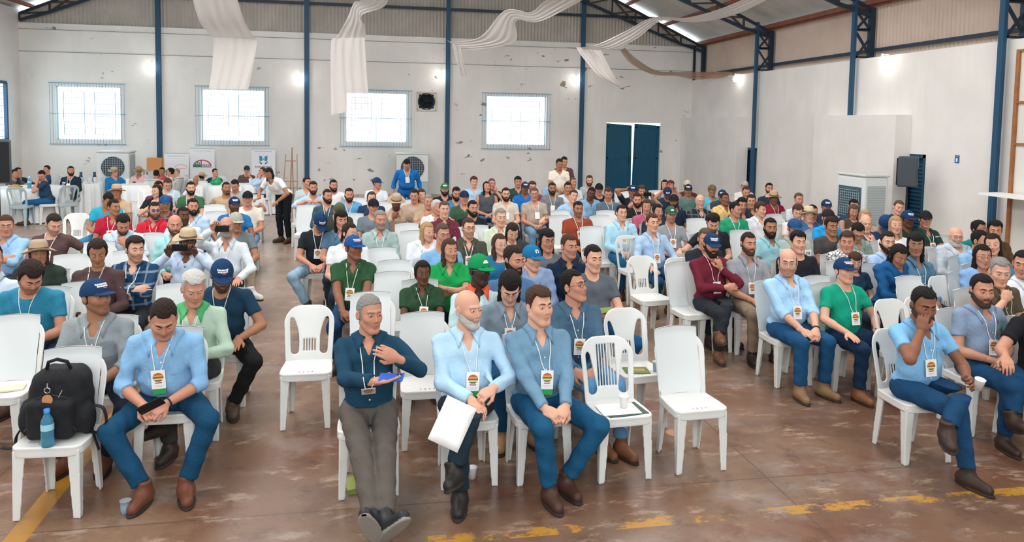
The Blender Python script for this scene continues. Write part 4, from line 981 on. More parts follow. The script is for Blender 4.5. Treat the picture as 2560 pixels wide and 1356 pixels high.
def phone_at(P, c, ax, up, lab, color='15181c', size=(.076, .155, .009), screen=True):
    """c centre (person space), ax long axis, up screen normal"""
    ax = unit(ax); n = np.array(up, float); n = unit(n-(n@ax)*ax); x = np.cross(ax, n); B = P['Rw']@np.stack([x, ax, n], 1); o = P['tow'](c)
    t = empty('phone', tuple(o), 0, lab, 'phone', 'phones held by the audience'); a, b, d = size; M4 = Matrix([list(B[i])+[o[i]] for i in range(3)]+[[0, 0, 0, 1]]); t.matrix_world = M4
    bevel(MB().box((-a/2, -b/2, -d/2), (a/2, b/2, d/2)).obj('case', mat(color, rough=.35), t), .003)
    if screen: MB().box((-a/2+.004, -b/2+.005, d/2), (a/2-.004, b/2-.005, d/2+.0006)).obj('screen', mat('0a0c10', rough=.08), t)
    s = MB(); s.lathe([(0, 0), (.007, 0), (.007, .002), (0, .002)], 10, (a/2-.018, b/2-.02, -d/2-.002)); s.lathe([(0, 0), (.007, 0), (.007, .002), (0, .002)], 10, (a/2-.018, b/2-.04, -d/2-.002)); s.obj('camera_lens', mat('2a2e34', rough=.2), t)
    return t
# ================================================================ everybody in the hall
TG = 'people sitting at the round tables'
NV = '1d3450'; JN = '1f5274'; DJ = '1a3a55'; BK = '1c1f24'; KH = '8d7b66'
# ---- front row
f1 = P(408, 758, 'person in light blue shirt bent over a phone, front row', hy=2, hp=34, ln=16, w=1.08, arms='low', legs='w', skin=1, hc='d', top='shirt', c='86b4da', sl='r', pants='184766', shoes='6b3d2a', badge=2, watch=1, fat=.6, lg={-1: ((-.04, -.46, .09), (-1, -1, .7), (-.15, -1, 0), (0, 0, 1)), 1: ((.20, -.42, .09), (1, -1, .7), (.3, -1, 0), (0, 0, 1))})
f2 = P(925, 737, 'person in dark navy sweater with legs stretched out, front row', hy=24, hp=2, ln=-12, arms='hold/wave', skin=1, hair='rec', hc='g', top='shirt', c='1d4258', sl='l', pants='5d5650', shoes='26272a', sole='8d8880', badge=1, w=1.0, lg={-1: ((.03, -.95, .11), (-.1, -1, .8), (-.30, -.45, .85), (0, .88, .45)), 1: ((.08, -1.0, .08), (.1, -1, .8), (.55, -.45, .7), (-.2, .8, .5))}, extra={-1: ((.03, -.33, .83), (.85, -.45, .2), (.2, -.1, -1), 'flat', (-1, .1, -.8)), 1: ((.17, -.27, .95), (-.85, -.1, .5), (.3, -1, .3), 'relax', (1, -.1, -.8))})
f3 = P(1172, 727, 'person in pale blue shirt with crossed legs and a paper sheet', hy=40, hp=0, ln=-6, arms='lap', legs='xr', skin=0, hair='none', hc='w', beard=2, top='shirt', c='b4d6ee', sl='l', pants='233540', shoes='24211f', badge=2, w=1.05, extra={1: ((.12, -.30, .72), (-.8, -.5, -.2), (.1, -.3, 1), 'grip', (1, .2, -.8)), -1: ((-.02, -.31, .66), (.5, -.8, -.3), (0, -.2, 1), 'relax', (-1, .3, -.8))})
f4 = P(1350, 716, 'person in steel blue shirt with hands folded, front row', by=8, hy=32, hp=0, ln=-4, arms='low', legs='w', skin=0, hair='full', hc='b', top='shirt', c='6f94ae', sl='l', pants='1c5478', shoes='4a2e22', badge=2, w=1.05, fat=.6, lg={-1: ((-.05, -.42, .09), (-.2, -1, 1), (.05, -1, 0), (0, 0, 1)), 1: ((.10, -.32, .09), (.9, -1, .6), (.15, -1, 0), (0, 0, 1))})
f5 = P(2312, 722, 'person in sky blue shirt holding a cup with hand at temple', hy=26, hp=12, ln=2, arms='face/hold', skin=3, hc='k', beard=2, top='shirt', c='7fb6de', sl='s', pants='1d4468', shoes='3a271f', badge=1, legs='ar', lg={1: ((-.16, -.52, .42), (.5, -1, 1.2), (-.5, -.9, -.1), (-.2, -.3, 1)), -1: ((.04, -.50, .09), (.1, -1, 1), (.2, -1, 0), (0, 0, 1))}, extra={1: ((.12, -.36, .70), (-.3, -1, .2), (.7, -.2, .5), 'grip', (1, .3, -.8))}, chk='splat')
f6 = P(2458, 688, 'person in grey blue shirt with a pen, right end of row', hy=24, hp=4, ln=-2, arms='tuck', skin=1, hc='k', beard=2, top='shirt', c='8295ad', sl='s', pants='1c4569', shoes='3a271f', badge=1, legs='xr')
# ---- second and third rows, left block
P(240, 696, 'person in open grey shirt and navy cap looking up right', hy=34, hp=-10, ln=10, arms='low', skin=2, hair='buzz', hat='cap', beard=1, hc='d', top='shirt', c='8f979a', sl='r', pants='1d2733', shoes='6b3d2a', badge=1, w=1.05, legs='w')
P(484, 680, 'person in mint green shirt reading a phone', hy=8, hp=18, ln=4, arms='phone', skin=1, hair='full', hc='w', top='shirt', col2='4fae6e', c='b3cbb8', sl='l', pants='3a3b3a', shoes='33261e', badge=1, legs='xr')
P(555, 652, 'person in dark navy tee and navy cap beside white aisle', hy=4, hp=22, ln=12, arms='knee', skin=2, hair='buzz', hat='cap', beard=2, top='tee', c='1f3c52', pants='1e1e20', shoes='4d3a30', badge=1, legs='w', w=1.06)
P(76, 660, 'person in teal tee with head bowed at the left edge', hy=14, hp=38, ln=18, arms='low', skin=1, hair='curly', hc='d', beard=1, top='tee', c='2f7f9c', pants='1c3145', badge=1, w=1.12, fat=.7, legs='w')
P(338, 590, 'person in navy plaid shirt with arms crossed', hy=16, hp=2, ln=-4, arms='cross', skin=0, hair='full', hc='d', beard=1, top='shirt', c='1c3f60', pat='8f9fae', sl='l', pants='25292e', badge=1, w=.97)
P(243, 604, 'person in brown sweater looking down between covered chairs', hy=0, hp=24, ln=2, fem=1, arms='lap', skin=2, hair='bun', hc='d', top='high', c='533f40', sl='l', pants=BK, badge=1)
P(96, 596, 'person in wide straw hat and dark blouse', hy=4, hp=-4, ln=0, fem=1, arms='lap', skin=2, hair='long', hc='b', hat='straw', hatc='b39f84', top='tee', c='2f3a34', pants=BK)
P(470, 567, 'person in straw hat and pale shirt aiming a phone', hy=10, hp=4, ln=0, arms='shoot', skin=4, hair='buzz', hat='straw', hatc='c4b090', top='shirt', c='c2d4ea', sl='l', pants='3c5470')
P(566, 543, 'person in white shirt raising a phone', hy=4, hp=-6, ln=0, arms='high/knee', skin=1, hair='bald', hc='g', beard=2, top='shirt', c='d9e1e8', sl='l', pants='2a3038', badge=1)
P(590, 530, 'person in grey tee and pale cap with ankle on knee', hy=16, ln=-6, arms='knee', skin=2, hair='buzz', hat='cap', hatc='a7a79c', logo='', top='tee', c='6f7a7e', pants='a08f78', shoes='e0ddd8', legs='al', lg={1: ((.30, -.58, .40), (.5, -1, 1.2), (.9, -.6, -.1), (0, -.2, 1)), -1: ((.0, -.40, .09), (.1, -1, 1), (.2, -1, 0), (0, 0, 1))})
P(586, 491, 'person in royal blue tee with navy white cap', hy=10, ln=-4, arms='knee', skin=3, hair='buzz', hat='cap', beard=2, top='tee', c='2a6ea4', pants='7b9ab5', badge=3)
P(619, 477, 'person in off white tee and black cap', hy=0, ln=-2, arms='lap', skin=1, hair='short', hc='k', hat='cap', hatc='1f2328', logo='', top='tee', c='ddd8cc', pants='6d8fae', legs='n')
P(437, 538, 'person in aqua shirt behind the straw hatted phone holder', hy=4, hp=2, ln=2, arms='lap', skin=1, hair='none', beard=2, hc='d', top='shirt', c='9fd4d2', sl='l', pants='22405a')
P(307, 540, 'person in pale blue shirt with bowed head and fist raised', hy=6, hp=34, ln=10, arms='lap/chin', skin=1, hc='k', beard=2, top='shirt', c='c0d6e8', sl='r', pants='2c3d50')
P(134, 536, 'person in brown tee stretching an arm over next chair', hy=18, hp=24, ln=2, arms='phone/out', skin=0, hc='d', beard=1, top='tee', c='5a4644', pants='3c4654', badge=3)
P(14, 538, 'person with glasses and crossed arms at the left edge', hy=0, hp=8, ln=0, arms='cross', skin=1, hair='rec', hc='b', gl='s', top='shirt', c='93b9dd', sl='r', pants='2b3d52', w=1.08, fat=.9)
P(-22, 610, 'person in pale grey blue shirt cut off at left edge', hy=10, ln=0, arms='lap', skin=1, hc='d', top='shirt', c='c3d2e0', sl='s', pants='2b3d52')
P(386, 505, 'person in red polo with mirrored blue glasses', hy=10, hp=0, ln=-2, arms='lap', skin=1, hair='buzz', hc='k', beard=2, gl='u', top='polo', c='c8263b', pants='2b3d52', badge=3)
P(285, 498, 'person in dark red polo looking right with name badge', hy=34, hp=0, ln=-2, arms='lap', skin=2, hair='buzz', hc='k', top='polo', c='b02238', pants='2b3d52', badge=3)
P(270, 486, 'person in turquoise polo with head bowed', hy=26, hp=34, ln=14, arms='low', skin=2, hc='k', top='polo', c='2fa5c2', pants='3a7aa0', legs='w')
P(458, 517, 'person in white shirt behind the aqua shirt', hy=18, hp=0, arms='lap', skin=4, hair='buzz', hc='k', beard=2, top='shirt', c='d8e0ea', sl='l', pants='2b3d52')
P(482, 497, 'person in pale blue shirt behind white shirts', hy=10, hp=0, arms='lap', skin=1, hc='k', beard=3, top='shirt', c='b9d3ec', sl='l', pants='2b3d52')
P(412, 488, 'person in striped maroon tee resting face in a hand', hy=8, hp=6, ln=6, arms='face/lap', skin=2, hair='buzz', hat='cap', logo='', hatc='24588c', top='tee', c='6a3f4c', pat='a87f88', pants='2b3d52')
P(477, 455, 'person in forest green tee', hy=6, arms='lap', skin=0, hc='k', beard=3, top='tee', c='3f6a4a', pants='2b3d52', badge=3)
P(566, 455, 'person in tan tee with both arms spread on chairs', hy=14, hp=-4, arms='out/out', skin=2, hair='buzz', hc='k', beard=2, top='tee', c='b5997a', pants='3b4c5e', w=1.1, fat=.8)
P(587, 450, 'person in grey tee looking down behind tan tee', hy=-14, hp=26, arms='lap', skin=1, hc='k', top='tee', c='a9b0b4', pants='3b4c5e')
P(391, 462, 'person in black top looking left, hand on chin', hy=-40, hp=6, arms='chin/lap', fem=1, skin=0, hair='long', hc='d', top='tee', c='1e2126', pants='2b3d52')
P(396, 453, 'person in purple shirt behind the black top', hy=-10, hp=4, arms='lap', skin=1, hc='k', top='shirt', c='6b3850', sl='s', pants='2b3d52')
P(419, 447, 'person in pale checked shirt looking at lap', hy=4, hp=28, arms='lap', skin=0, hc='b', top='shirt', c='a9c3cf', pat='d5e3ea', sl='s', pants='2b3d52')
P(291, 458, 'person in beige tee with a wide straw hat, back left', hy=-4, hp=0, arms='lap', skin=2, hair='short', hc='k', hat='straw', hatc='c7a585', top='tee', c='c4aa8c', pants='56606a')
# ---- round tables at the far left
P(36, 424, 'person in grey tee leaning on the near round table', Y=19.9, by=70, hy=40, hp=6, ln=8, arms='table', skin=1, hc='k', top='tee', c='5b5f66', pants='2b3d52', group=TG)
P(46, 419, 'person in dark shirt gesturing behind the loudspeaker', Y=20.1, by=60, hy=50, hp=0, arms='face/table', skin=1, hc='k', top='shirt', c='2c3340', sl='l', pants='2b3d52', group=TG)
P(104, 427, 'person in navy tee hiding face in a hand at table', Y=18.3, by=-70, hy=-20, hp=26, ln=12, arms='face', skin=1, hc='k', top='tee', c='27455e', pants='215a86', group=TG)
P(116, 414, 'person in blue jacket behind the navy tee at tables', Y=20.5, by=-60, hy=-45, hp=0, arms='lap', skin=1, hc='k', top='shirt', c='1f4a6e', sl='l', pants='2b3d52', group=TG)
P(177, 416, 'person in dark suit jacket sitting cross legged by the wall', Y=19.6, by=6, hy=6, arms='lap', legs='xl', skin=1, hc='k', beard=3, top='shirt', c='20303f', sl='l', pants='1d2a38', badge=3, shoes='55504c', group=TG)
P(286, 416, 'person in bright blue shirt and straw hat beside air cooler', Y=19.9, by=40, hy=50, arms='lap/outf', skin=1, hc='k', hat='straw', hatc='c2ab90', top='shirt', c='2273ae', sl='l', pants='3b3f45', group=TG)
P(347, 416, 'person in pink shirt and straw hat behind the white table', Y=20.6, by=0, hy=2, hp=14, arms='phone', skin=2, hair='buzz', hc='k', hat='straw', hatc='b08e70', top='shirt', c='e2b7b4', sl='s', pants='3b3f45', group=TG)
P(391, 425, 'person in pink polo seen from behind at the table', Y=19.7, by=165, hy=160, arms='table', skin=2, hc='k', top='polo', c='e0a0a6', pants='3b3f45', group=TG)
P(405, 419, 'person in red collar facing left at the middle table', Y=20.5, by=-40, hy=-10, hp=6, arms='table', skin=2, hc='k', top='shirt', c='c9434c', sl='s', pants='3b3f45', group=TG)
P(426, 420, 'person in white shirt with black strap facing left', Y=20.2, by=-110, hy=-100, arms='table', skin=1, hair='full', hc='k', top='shirt', c='e6e4e0', sl='l', pants='3b3f45', group=TG)
P(441, 422, 'person in cream shirt behind the black strap', Y=20.5, by=-60, hy=-60, arms='table', skin=0, hair='rec', hc='g', top='shirt', c='ddd5c8', sl='s', pants='3b3f45', group=TG)
P(489, 441, 'person in pale shirt with hand over mouth', Y=18.6, by=-20, hy=-20, arms='chin/lap', skin=2, hair='bald', hc='g', top='shirt', c='dcdfe2', sl='l', pants='3b3f45', group=TG)
P(505, 431, 'person in pale checked shirt with tan straw hat', Y=19.6, by=120, hy=150, arms='table', skin=2, hc='k', hat='straw', hatc='b79a72', top='shirt', c='dfe2e6', sl='s', pants='3b3f45', group=TG)
P(538, 422, 'person in navy shirt reaching toward the tan straw hat', Y=20.5, by=-20, hy=36, arms='outf/lap', skin=1, hc='k', top='shirt', c='2a3b50', sl='l', pants='3b3f45', group=TG)
P(617, 414, 'person in brown tee and dark cap, hand at mouth', Y=20.6, by=0, hy=0, hp=6, arms='lap/face', skin=1, hair='short', hc='k', hat='cap', hatc='2c3845', logo='', top='tee', c='5b4b48', pants='3b3f45', group=TG)
P(655, 419, 'person in pale blue shirt drinking at the right table', Y=19.6, by=-70, hy=-60, hp=-6, arms='face', skin=1, hair='short', hc='b', top='shirt', c='b9d4ec', sl='l', pants='3b3f45', group=TG)
P(672, 421, 'person standing bent over in white tee with orange collar', by=-40, hy=-25, hp=30, ln=46, stand=1, fem=1, arms='table', skin=2, hair='long', hc='k', top='polo', col2='e0683f', c='e8e6e6', pants='1d2329', group='people standing at the back', extra={-1: ((-.16, -.50, .92), (-.2, -1, -.3), (0, 0, 1), 'relax', (-1, .3, -.5)), 1: ((.18, -.36, .86), (0, -1, -.4), (0, 0, 1), 'relax', (1, .3, -.5))}, badge=3)
# ---- centre block, front to back
P(1275, 683, 'person with glasses in grey shirt bowed between front row shirts', hy=6, hp=32, ln=8, arms='lap', skin=0, hair='straight', hc='k', gl='s', top='shirt', c='7f8f9c', sl='l', pants='1c4a6b', shoes='a07a55', badge=3)
P(1436, 677, 'person in slate shirt and round glasses looking up right', hy=56, hp=-12, ln=-2, arms='low', skin=1, hc='k', gl='b', top='shirt', c='48657c', sl='l', pants='5f93bb', shoes='7a4a30', badge=1, lg={-1: ((.12, -.45, .09), (.1, -1, 1), (.3, -1, 0), (0, 0, 1)), 1: ((.26, -.50, .09), (.3, -1, 1), (.3, -1, 0), (0, 0, 1))})
P(1057, 654, 'person in dark green polo behind a covered chair', hy=12, hp=2, fem=1, sc=.9, arms='sup', skin=4, hair='bun', hc='k', top='polo', c='2e4a32', pants=BK, badge=3)
P(1200, 634, 'person in pale mint shirt and bright green cap', hy=34, hp=-2, arms='lap', skin=5, hair='buzz', gl='s', hat='cap', hatc='168a50', logo='x', top='shirt', col2='e0603f', c='c3dcdf', sl='l', pants='22303c')
P(1331, 611, 'person in checked blue shirt and blue cap with white letter', hy=34, hp=0, arms='lap', skin=0, hair='short', hc='b', hat='cap', hatc='1d6e9c', logo='n', top='shirt', c='8ca3c4', sl='l', pants='22303c', badge=0)
P(1285, 616, 'person in denim blue shirt behind the blue cap', hy=44, hp=8, arms='lap', skin=1, hc='d', beard=3, top='shirt', c='54759b', sl='l', pants='22303c')
P(1484, 614, 'person in charcoal tee holding a small green booklet', hy=26, hp=2, arms='phone', skin=0, hc='k', top='tee', c='5c636b', pants='1f5580', shoes='7a4a30', badge=0, w=1.05, legs='w')
P(1424, 587, 'person in dark navy shirt behind the round glasses', hy=32, hp=2, arms='lap', skin=1, hair='short', hc='b', top='shirt', c='1b2a3f', sl='l', pants='22303c', w=1.03)
P(1368, 572, 'person with glasses in grey tee, middle block', hy=24, hp=2, arms='lap', skin=1, hair='straight', hc='k', gl='b', top='tee', c='646b73', pants='22303c', badge=0, fat=.8)
P(1125, 598, 'person in bright green polo with crossed arms', hy=24, hp=0, arms='cross', fem=1, skin=1, hair='long', hc='b', top='polo', c='1e9a50', pants='24272c')
P(885, 587, 'person in forest green polo and blue cap', hy=30, hp=-2, ln=-4, arms='low', skin=3, hair='buzz', hat='cap', hatc='1f4f8c', top='polo', c='2f5236', pants='1b3f63', shoes='3a2a24', badge=1, legs='t')
P(1250, 586, 'person with glasses in teal top', hy=28, hp=-2, fem=1, arms='lap', skin=0, hair='long', hc='b', gl='s', top='tee', c='2a6c94', pants='22303c', badge=0)
P(1281, 559, 'person in dark tee looking down beside teal top', hy=14, hp=28, fem=1, arms='lap', skin=0, hair='long', hc='d', top='tee', c='3b3f47', pants='22303c')
P(1069, 556, 'person in white blouse', hy=34, hp=0, fem=1, arms='lap', skin=0, hair='long', hc='l', top='shirt', c='e3e6ee', sl='l', pants='4a6480')
P(1107, 560, 'person in light blue sweater with thin glasses', hy=22, hp=2, arms='lap', skin=1, hair='short', hc='r', gl='s', top='tee', c='7fb0d6', sl='l', pants='22303c')
P(1172, 546, 'person in olive shirt and dark framed glasses', hy=20, hp=0, arms='lap', skin=0, hc='b', gl='k', beard=1, top='shirt', c='4e4f44', sl='s', pants='22303c', badge=3)
P(875, 558, 'person in white top behind the blue cap', hy=44, hp=6, fem=1, arms='lap', skin=0, hair='pony', hc='d', gl='s', top='tee', c='e4e8ea', pants='22303c')
P(853, 526, 'person in slate blue polo beside the bowed navy cap', hy=16, hp=0, arms='lap', skin=1, hair='straight', hc='k', top='polo', c='54748c', pants='2a3644', legs='t')
P(800, 539, 'person in black tee with navy cap bowed over lap', hy=16, hp=44, ln=14, arms='low', skin=1, hair='buzz', hat='cap', top='tee', c='23292f', pants='8fb0c6', shoes='3a2a24', badge=1, legs='w')
P(951, 527, 'person in sage shirt with badge', hy=16, hp=0, arms='lap', skin=1, hair='short', hc='g', beard=2, top='shirt', c='a4bab8', sl='l', pants='33414e', badge=1)
P(848, 513, 'person in dark green tee and camouflage cap bowed down', hy=20, hp=46, ln=8, arms='low', skin=1, hair='buzz', hat='cap', hatc='59603f', logo='', top='tee', c='38443a', pants='33414e')
P(934, 496, 'person in grey tee and black cap', hy=16, hp=0, arms='lap', skin=1, hair='buzz', hat='cap', hatc='23252e', logo='', top='tee', c='6f7c84', pants='33414e')
P(991, 485, 'person in tan shirt and straw hat leaning forward', hy=4, hp=22, ln=14, arms='chin/outf', skin=3, hair='buzz', beard=2, hat='straw', hatc='b8a184', top='shirt', c='c5aa92', sl='l', pants='33414e')
P(929, 480, 'person behind the black cap with dark blue shirt', hy=6, hp=0, fem=1, arms='lap', skin=0, hair='bun', hc='b', top='tee', c='2a3a55', pants='33414e')
P(1054, 473, 'person in white tee left of the tan tee, back rows', hy=20, hp=0, fem=1, arms='lap', skin=0, hair='long', hc='b', top='tee', c='eceaea', pants='33414e')
P(1036, 474, 'person half hidden behind the white tee, back rows', hy=-10, hp=6, arms='lap', skin=1, hc='d', top='tee', c='b8a48f', pants='33414e')
P(1071, 487, 'person in tan tee with hand at mouth', hy=10, hp=0, arms='chin/lap', skin=1, hair='short', hc='g', top='tee', c='b99f84', pants='33414e')
P(1093, 500, 'person in white shirt', hy=40, hp=2, arms='lap', skin=1, hair='short', hc='w', top='shirt', c='e2e6ec', sl='l', pants='33414e')
P(1111, 504, 'person in maroon shirt, centre block', hy=10, hp=0, arms='lap', skin=0, hair='short', hc='r', top='shirt', c='6e2f3f', sl='l', pants='33414e')
P(1182, 502, 'person in black tee, centre block', hy=22, hp=0, arms='lap', skin=1, hc='k', beard=3, top='tee', c='20242a', pants='33414e')
P(1161, 476, 'person in dark green polo and navy cap', hy=10, hp=0, arms='lap', skin=1, hair='buzz', hat='cap', hatc='24344c', logo='', top='polo', c='3d5a44', pants='33414e')
P(1141, 469, 'person in denim shirt', hy=14, hp=12, arms='lap', skin=1, hc='k', beard=3, top='shirt', c='4a7fa8', sl='l', pants='33414e')
P(1112, 457, 'person in black jacket and green cap', hy=4, hp=0, arms='lap', skin=1, hair='short', hc='k', beard=3, hat='cap', hatc='3b7a4a', top='shirt', c='24282e', sl='l', pants='33414e')
P(873, 471, 'person in azure shirt with badge, second from aisle', hy=6, hp=0, arms='lap', skin=1, hair='short', hc='d', beard=3, top='shirt', c='5fa8d8', sl='l', pants='33414e', badge=3)
P(819, 473, 'person in dark teal shirt behind the bowed navy cap', hy=24, hp=2, arms='lap', skin=1, hair='buzz', hc='d', beard=3, top='shirt', c='3a5560', sl='l', pants='33414e', badge=3)
P(834, 450, 'person in white tee leaning an arm right', hy=14, hp=0, arms='lap/outf', skin=1, hc='k', beard=3, top='tee', c='e8e6e6', pants='33414e')
P(783, 454, 'person resting crossed arms on a chair back', hy=4, hp=6, ln=12, arms='rest', skin=1, hc='d', beard=3, top='shirt', c='b2cbe2', sl='r', pants='33414e')
P(768, 443, 'person in pale green shirt at the far aisle end', hy=34, hp=0, arms='lap', skin=1, hc='d', top='shirt', c='b7cacb', sl='l', pants='33414e')
P(943, 443, 'person in white polo and navy cap in profile', hy=60, hp=0, arms='lap', skin=1, hair='buzz', hat='cap', hatc='24426a', logo='', top='polo', c='dce6ec', pants='33414e')
P(1017, 402, 'person in bright blue uniform standing by the air cooler', hy=-4, hp=38, ln=18, stand=1, arms='down', skin=1, hair='short', hc='k', top='shirt', c='1f6fb8', sl='l', pants='1f5fa0', badge=3, group='people standing at the back', w=1.08)
# ---- centre right
P(1632, 535, 'person in light blue shirt with hand on thigh, row end', by=6, hy=26, hp=-4, ln=-4, arms='knee', skin=0, hair='short', hc='b', top='shirt', c='a6c3e0', sl='l', pants='1c4c72', shoes='6b432d', badge=1, legs='t', w=1.03)
P(1446, 504, 'person in rust red tee with white cord', hy=14, hp=0, arms='lap', skin=2, hc='k', beard=1, top='tee', c='94442f', pants='33414e', badge=3)
P(1555, 513, 'person in pale aqua shirt with badge', hy=20, hp=0, arms='lap', skin=0, hc='d', top='shirt', c='a9d4ea', sl='l', pants='1f5a80', badge=3)
P(1252, 522, 'person in pale green shirt', hy=16, hp=0, arms='lap', skin=0, hair='short', hc='g', top='shirt', c='d3dcc6', sl='l', pants='4e5c4c')
P(1336, 470, 'person in khaki short sleeved shirt with hands in lap', hy=2, hp=0, arms='lap', skin=1, hair='short', hc='r', gl='s', top='shirt', c='b3a595', sl='s', pants='6f96b4', badge=3, w=1.05)
P(1265, 470, 'person with glasses in beige shirt', hy=8, hp=0, arms='lap', skin=0, hair='short', hc='d', beard=3, gl='b', top='shirt', c='d2c6b8', sl='s', pants='2a2d33', badge=3)
P(1434, 475, 'person in light blue shirt with elbow out sideways', hy=18, hp=0, ln=4, hr=10, arms='outf/lap', skin=0, hair='short', hc='b', top='shirt', c='9bbfe0', sl='s', pants='3a6f98')
P(1594, 484, 'person in black tee', hy=2, hp=2, arms='lap', skin=1, hair='short', hc='d', beard=3, top='tee', c='20232a', pants='33414e', badge=3, w=1.06)
P(1678, 515, 'person in grey tee and dark green cap', hy=14, hp=-2, arms='lap', skin=1, hair='buzz', beard=1, hat='cap', hatc='3c5a4a', logo='x', top='tee', c='8e9398', pants='33414e', badge=3)
P(1645, 511, 'person in slate tee between green cap and pale shirt', hy=30, hp=2, fem=1, arms='lap', skin=1, hair='bun', hc='k', top='tee', c='2c3440', pants='33414e')
P(1685, 485, 'person in black shirt and black cap, right of centre', hy=-6, hp=4, arms='lap', skin=2, hair='buzz', beard=3, hat='cap', hatc='2b2426', logo='', top='tee', c='1d2b3c', pants='33414e')
P(1521, 471, 'person in slate polo looking down at badge', hy=0, hp=20, arms='lap', skin=1, hair='short', hc='b', top='polo', c='566a7c', pants='33414e', badge=3)
P(1478, 469, 'person in pale denim shirt with tilted head', hy=4, hp=10, hr=14, arms='lap', skin=4, hc='k', top='shirt', c='7ea6c8', sl='s', pants='33414e')
P(1582, 462, 'person in black tee and navy cap, arm behind head', hy=4, hp=4, arms='behind/lap', skin=2, hair='buzz', hat='cap', top='tee', c='22262e', pants='33414e')
P(1605, 463, 'person holding up a black phone in the back', hy=6, hp=8, arms='shoot', skin=1, hair='full', hc='b', top='tee', c='4c5058', pants='33414e')
P(1617, 500, 'person in pink tee behind the black tee with badge', hy=4, hp=4, arms='lap', fem=1, skin=1, hair='bun', hc='b', top='tee', c='b05c74', pants='33414e')
P(1662, 450, 'person raising a bright pink phone', hy=0, hp=0, fem=1, arms='shoot', skin=1, hair='long', hc='k', top='tee', c='e6ddd6', pants='33414e')
P(1677, 451, 'person in grey cardigan behind the pink phone', hy=4, hp=2, fem=1, arms='lap', skin=1, hair='full', hc='b', top='tee', c='a79f98', sl='l', pants='33414e')
P(1669, 471, 'person in navy tee with navy cap bowed down', hy=4, hp=40, ln=8, arms='low', skin=2, hair='buzz', hat='cap', top='tee', c='27384e', pants='33414e')
P(1381, 457, 'person in grey polo with badge', hy=8, hp=2, arms='lap', skin=2, hair='short', hc='d', beard=3, top='polo', c='77797f', pants='33414e', badge=3)
P(1420, 456, 'person in white blue shirt under the column', hy=6, hp=8, arms='lap', skin=1, hc='k', top='shirt', c='d4e2f0', sl='s', pants='33414e')
P(1383, 441, 'person in light blue shirt in front of standing pair', hy=12, hp=0, arms='lap', skin=0, hair='rec', hc='b', top='shirt', c='9cc4e6', sl='s', pants='33414e')
P(1432, 443, 'person in profile beside the column', hy=40, hp=0, arms='lap', skin=1, hair='short', hc='r', top='shirt', c='cfd6da', sl='s', pants='33414e')
P(1313, 454, 'person in royal blue polo and navy cap', hy=10, hp=2, arms='lap', skin=3, hair='buzz', hat='cap', hatc='2c3c54', top='polo', c='1f6fc0', pants='33414e')
P(1331, 453, 'person with glasses and raspberry tee behind khaki shirt', hy=10, hp=0, arms='lap', skin=0, hair='full', hc='b', gl='s', top='tee', c='8a4450', pants='33414e')
P(1295, 441, 'person in dark green shirt in the back row', hy=6, hp=4, arms='lap', skin=1, hair='full', hc='k', top='shirt', c='2f4a48', sl='s', pants='33414e')
P(1217, 455, 'person in sleeveless grey top turned to the right', hy=16, hp=-14, fem=1, arms='tuck', skin=1, hair='long', hc='k', top='tee', sl='0', c='50565c', pants='2a6a96')
P(1230, 446, 'person in teal tee raising a hand to chin', hy=12, hp=-4, arms='lap/face', skin=1, hair='rec', hc='r', top='tee', c='2f5458', pants='33414e')
P(1185, 441, 'person in pale blue shirt and dark cord, back row', hy=10, hp=0, arms='lap', skin=0, hair='full', hc='b', top='shirt', c='a6cce8', sl='s', pants='33414e')
P(1399, 398, 'person in beige shirt standing with folded hands', hy=20, hp=12, stand=1, arms='lap', skin=2, hc='k', top='shirt', c='e0d8c8', sl='s', pants='c9c2b4', group='people standing at the back')
P(1411, 393, 'person in dark shirt standing behind the beige shirt', hy=20, hp=14, stand=1, arms='lap', skin=1, hc='k', top='shirt', c='5a3c40', sl='s', pants='3b3f45', group='people standing at the back')
P(1474, 439, 'person in light grey tee right of the column', hy=2, hp=6, arms='lap', skin=0, hair='short', hc='b', beard=3, top='tee', c='aab0b6', pants='33414e')
P(1498, 458, 'person in black tee and black cap before the double door', hy=4, hp=6, arms='lap', skin=1, hair='full', hc='k', hat='cap', hatc='1d1f22', logo='', top='tee', c='26242a', pants='33414e')
# ---- right block
P(1781, 582, 'person in maroon sweater and navy cap, hand over mouth', by=4, hy=18, hp=8, ln=-2, arms='sup/chin', skin=1, hair='short', hc='d', beard=3, hat='cap', top='high', c='6c2434', sl='l', pants='2b3036', shoes='6b432d', badge=1, legs='xr', w=1.04, watch=1)
P(1873, 581, 'person in light grey polo with badge', hy=26, hp=0, arms='lap', skin=1, hair='buzz', hc='d', beard=2, top='polo', c='9a9da4', pants='8a7a68', shoes='33261e', badge=1, w=1.05)
P(1971, 623, 'person with glasses in light blue shirt', hy=4, hp=6, ln=-2, arms='low', skin=0, hair='bald', hc='b', gl='s', beard=1, top='shirt', c='a5cdee', sl='r', pants='1f4f78', shoes='8a6a4a', badge=1, w=1.04, fat=.7, watch=1)
P(2113, 644, 'person in bright green tee and navy cap', Y=6.25, hy=36, hp=-6, ln=-4, arms='knee', skin=0, hair='short', hc='d', hat='cap', top='tee', c='179a7c', pants='1c3550', shoes='8a5a38', badge=1, w=1.03, watch=1, lg={-1: ((-.10, -.42, .09), (0, -1, 1), (.1, -1, 0), (0, 0, 1)), 1: ((.30, -.46, .09), (.7, -1, .9), (.35, -1, 0), (0, 0, 1))})
P(2137, 664, 'person with glasses half hidden behind bright green tee', Y=7.35, hy=14, hp=14, fem=1, arms='lap', skin=0, hair='straight', hc='b', gl='s', top='tee', c='24384e', pants='24303c', sc=.95)
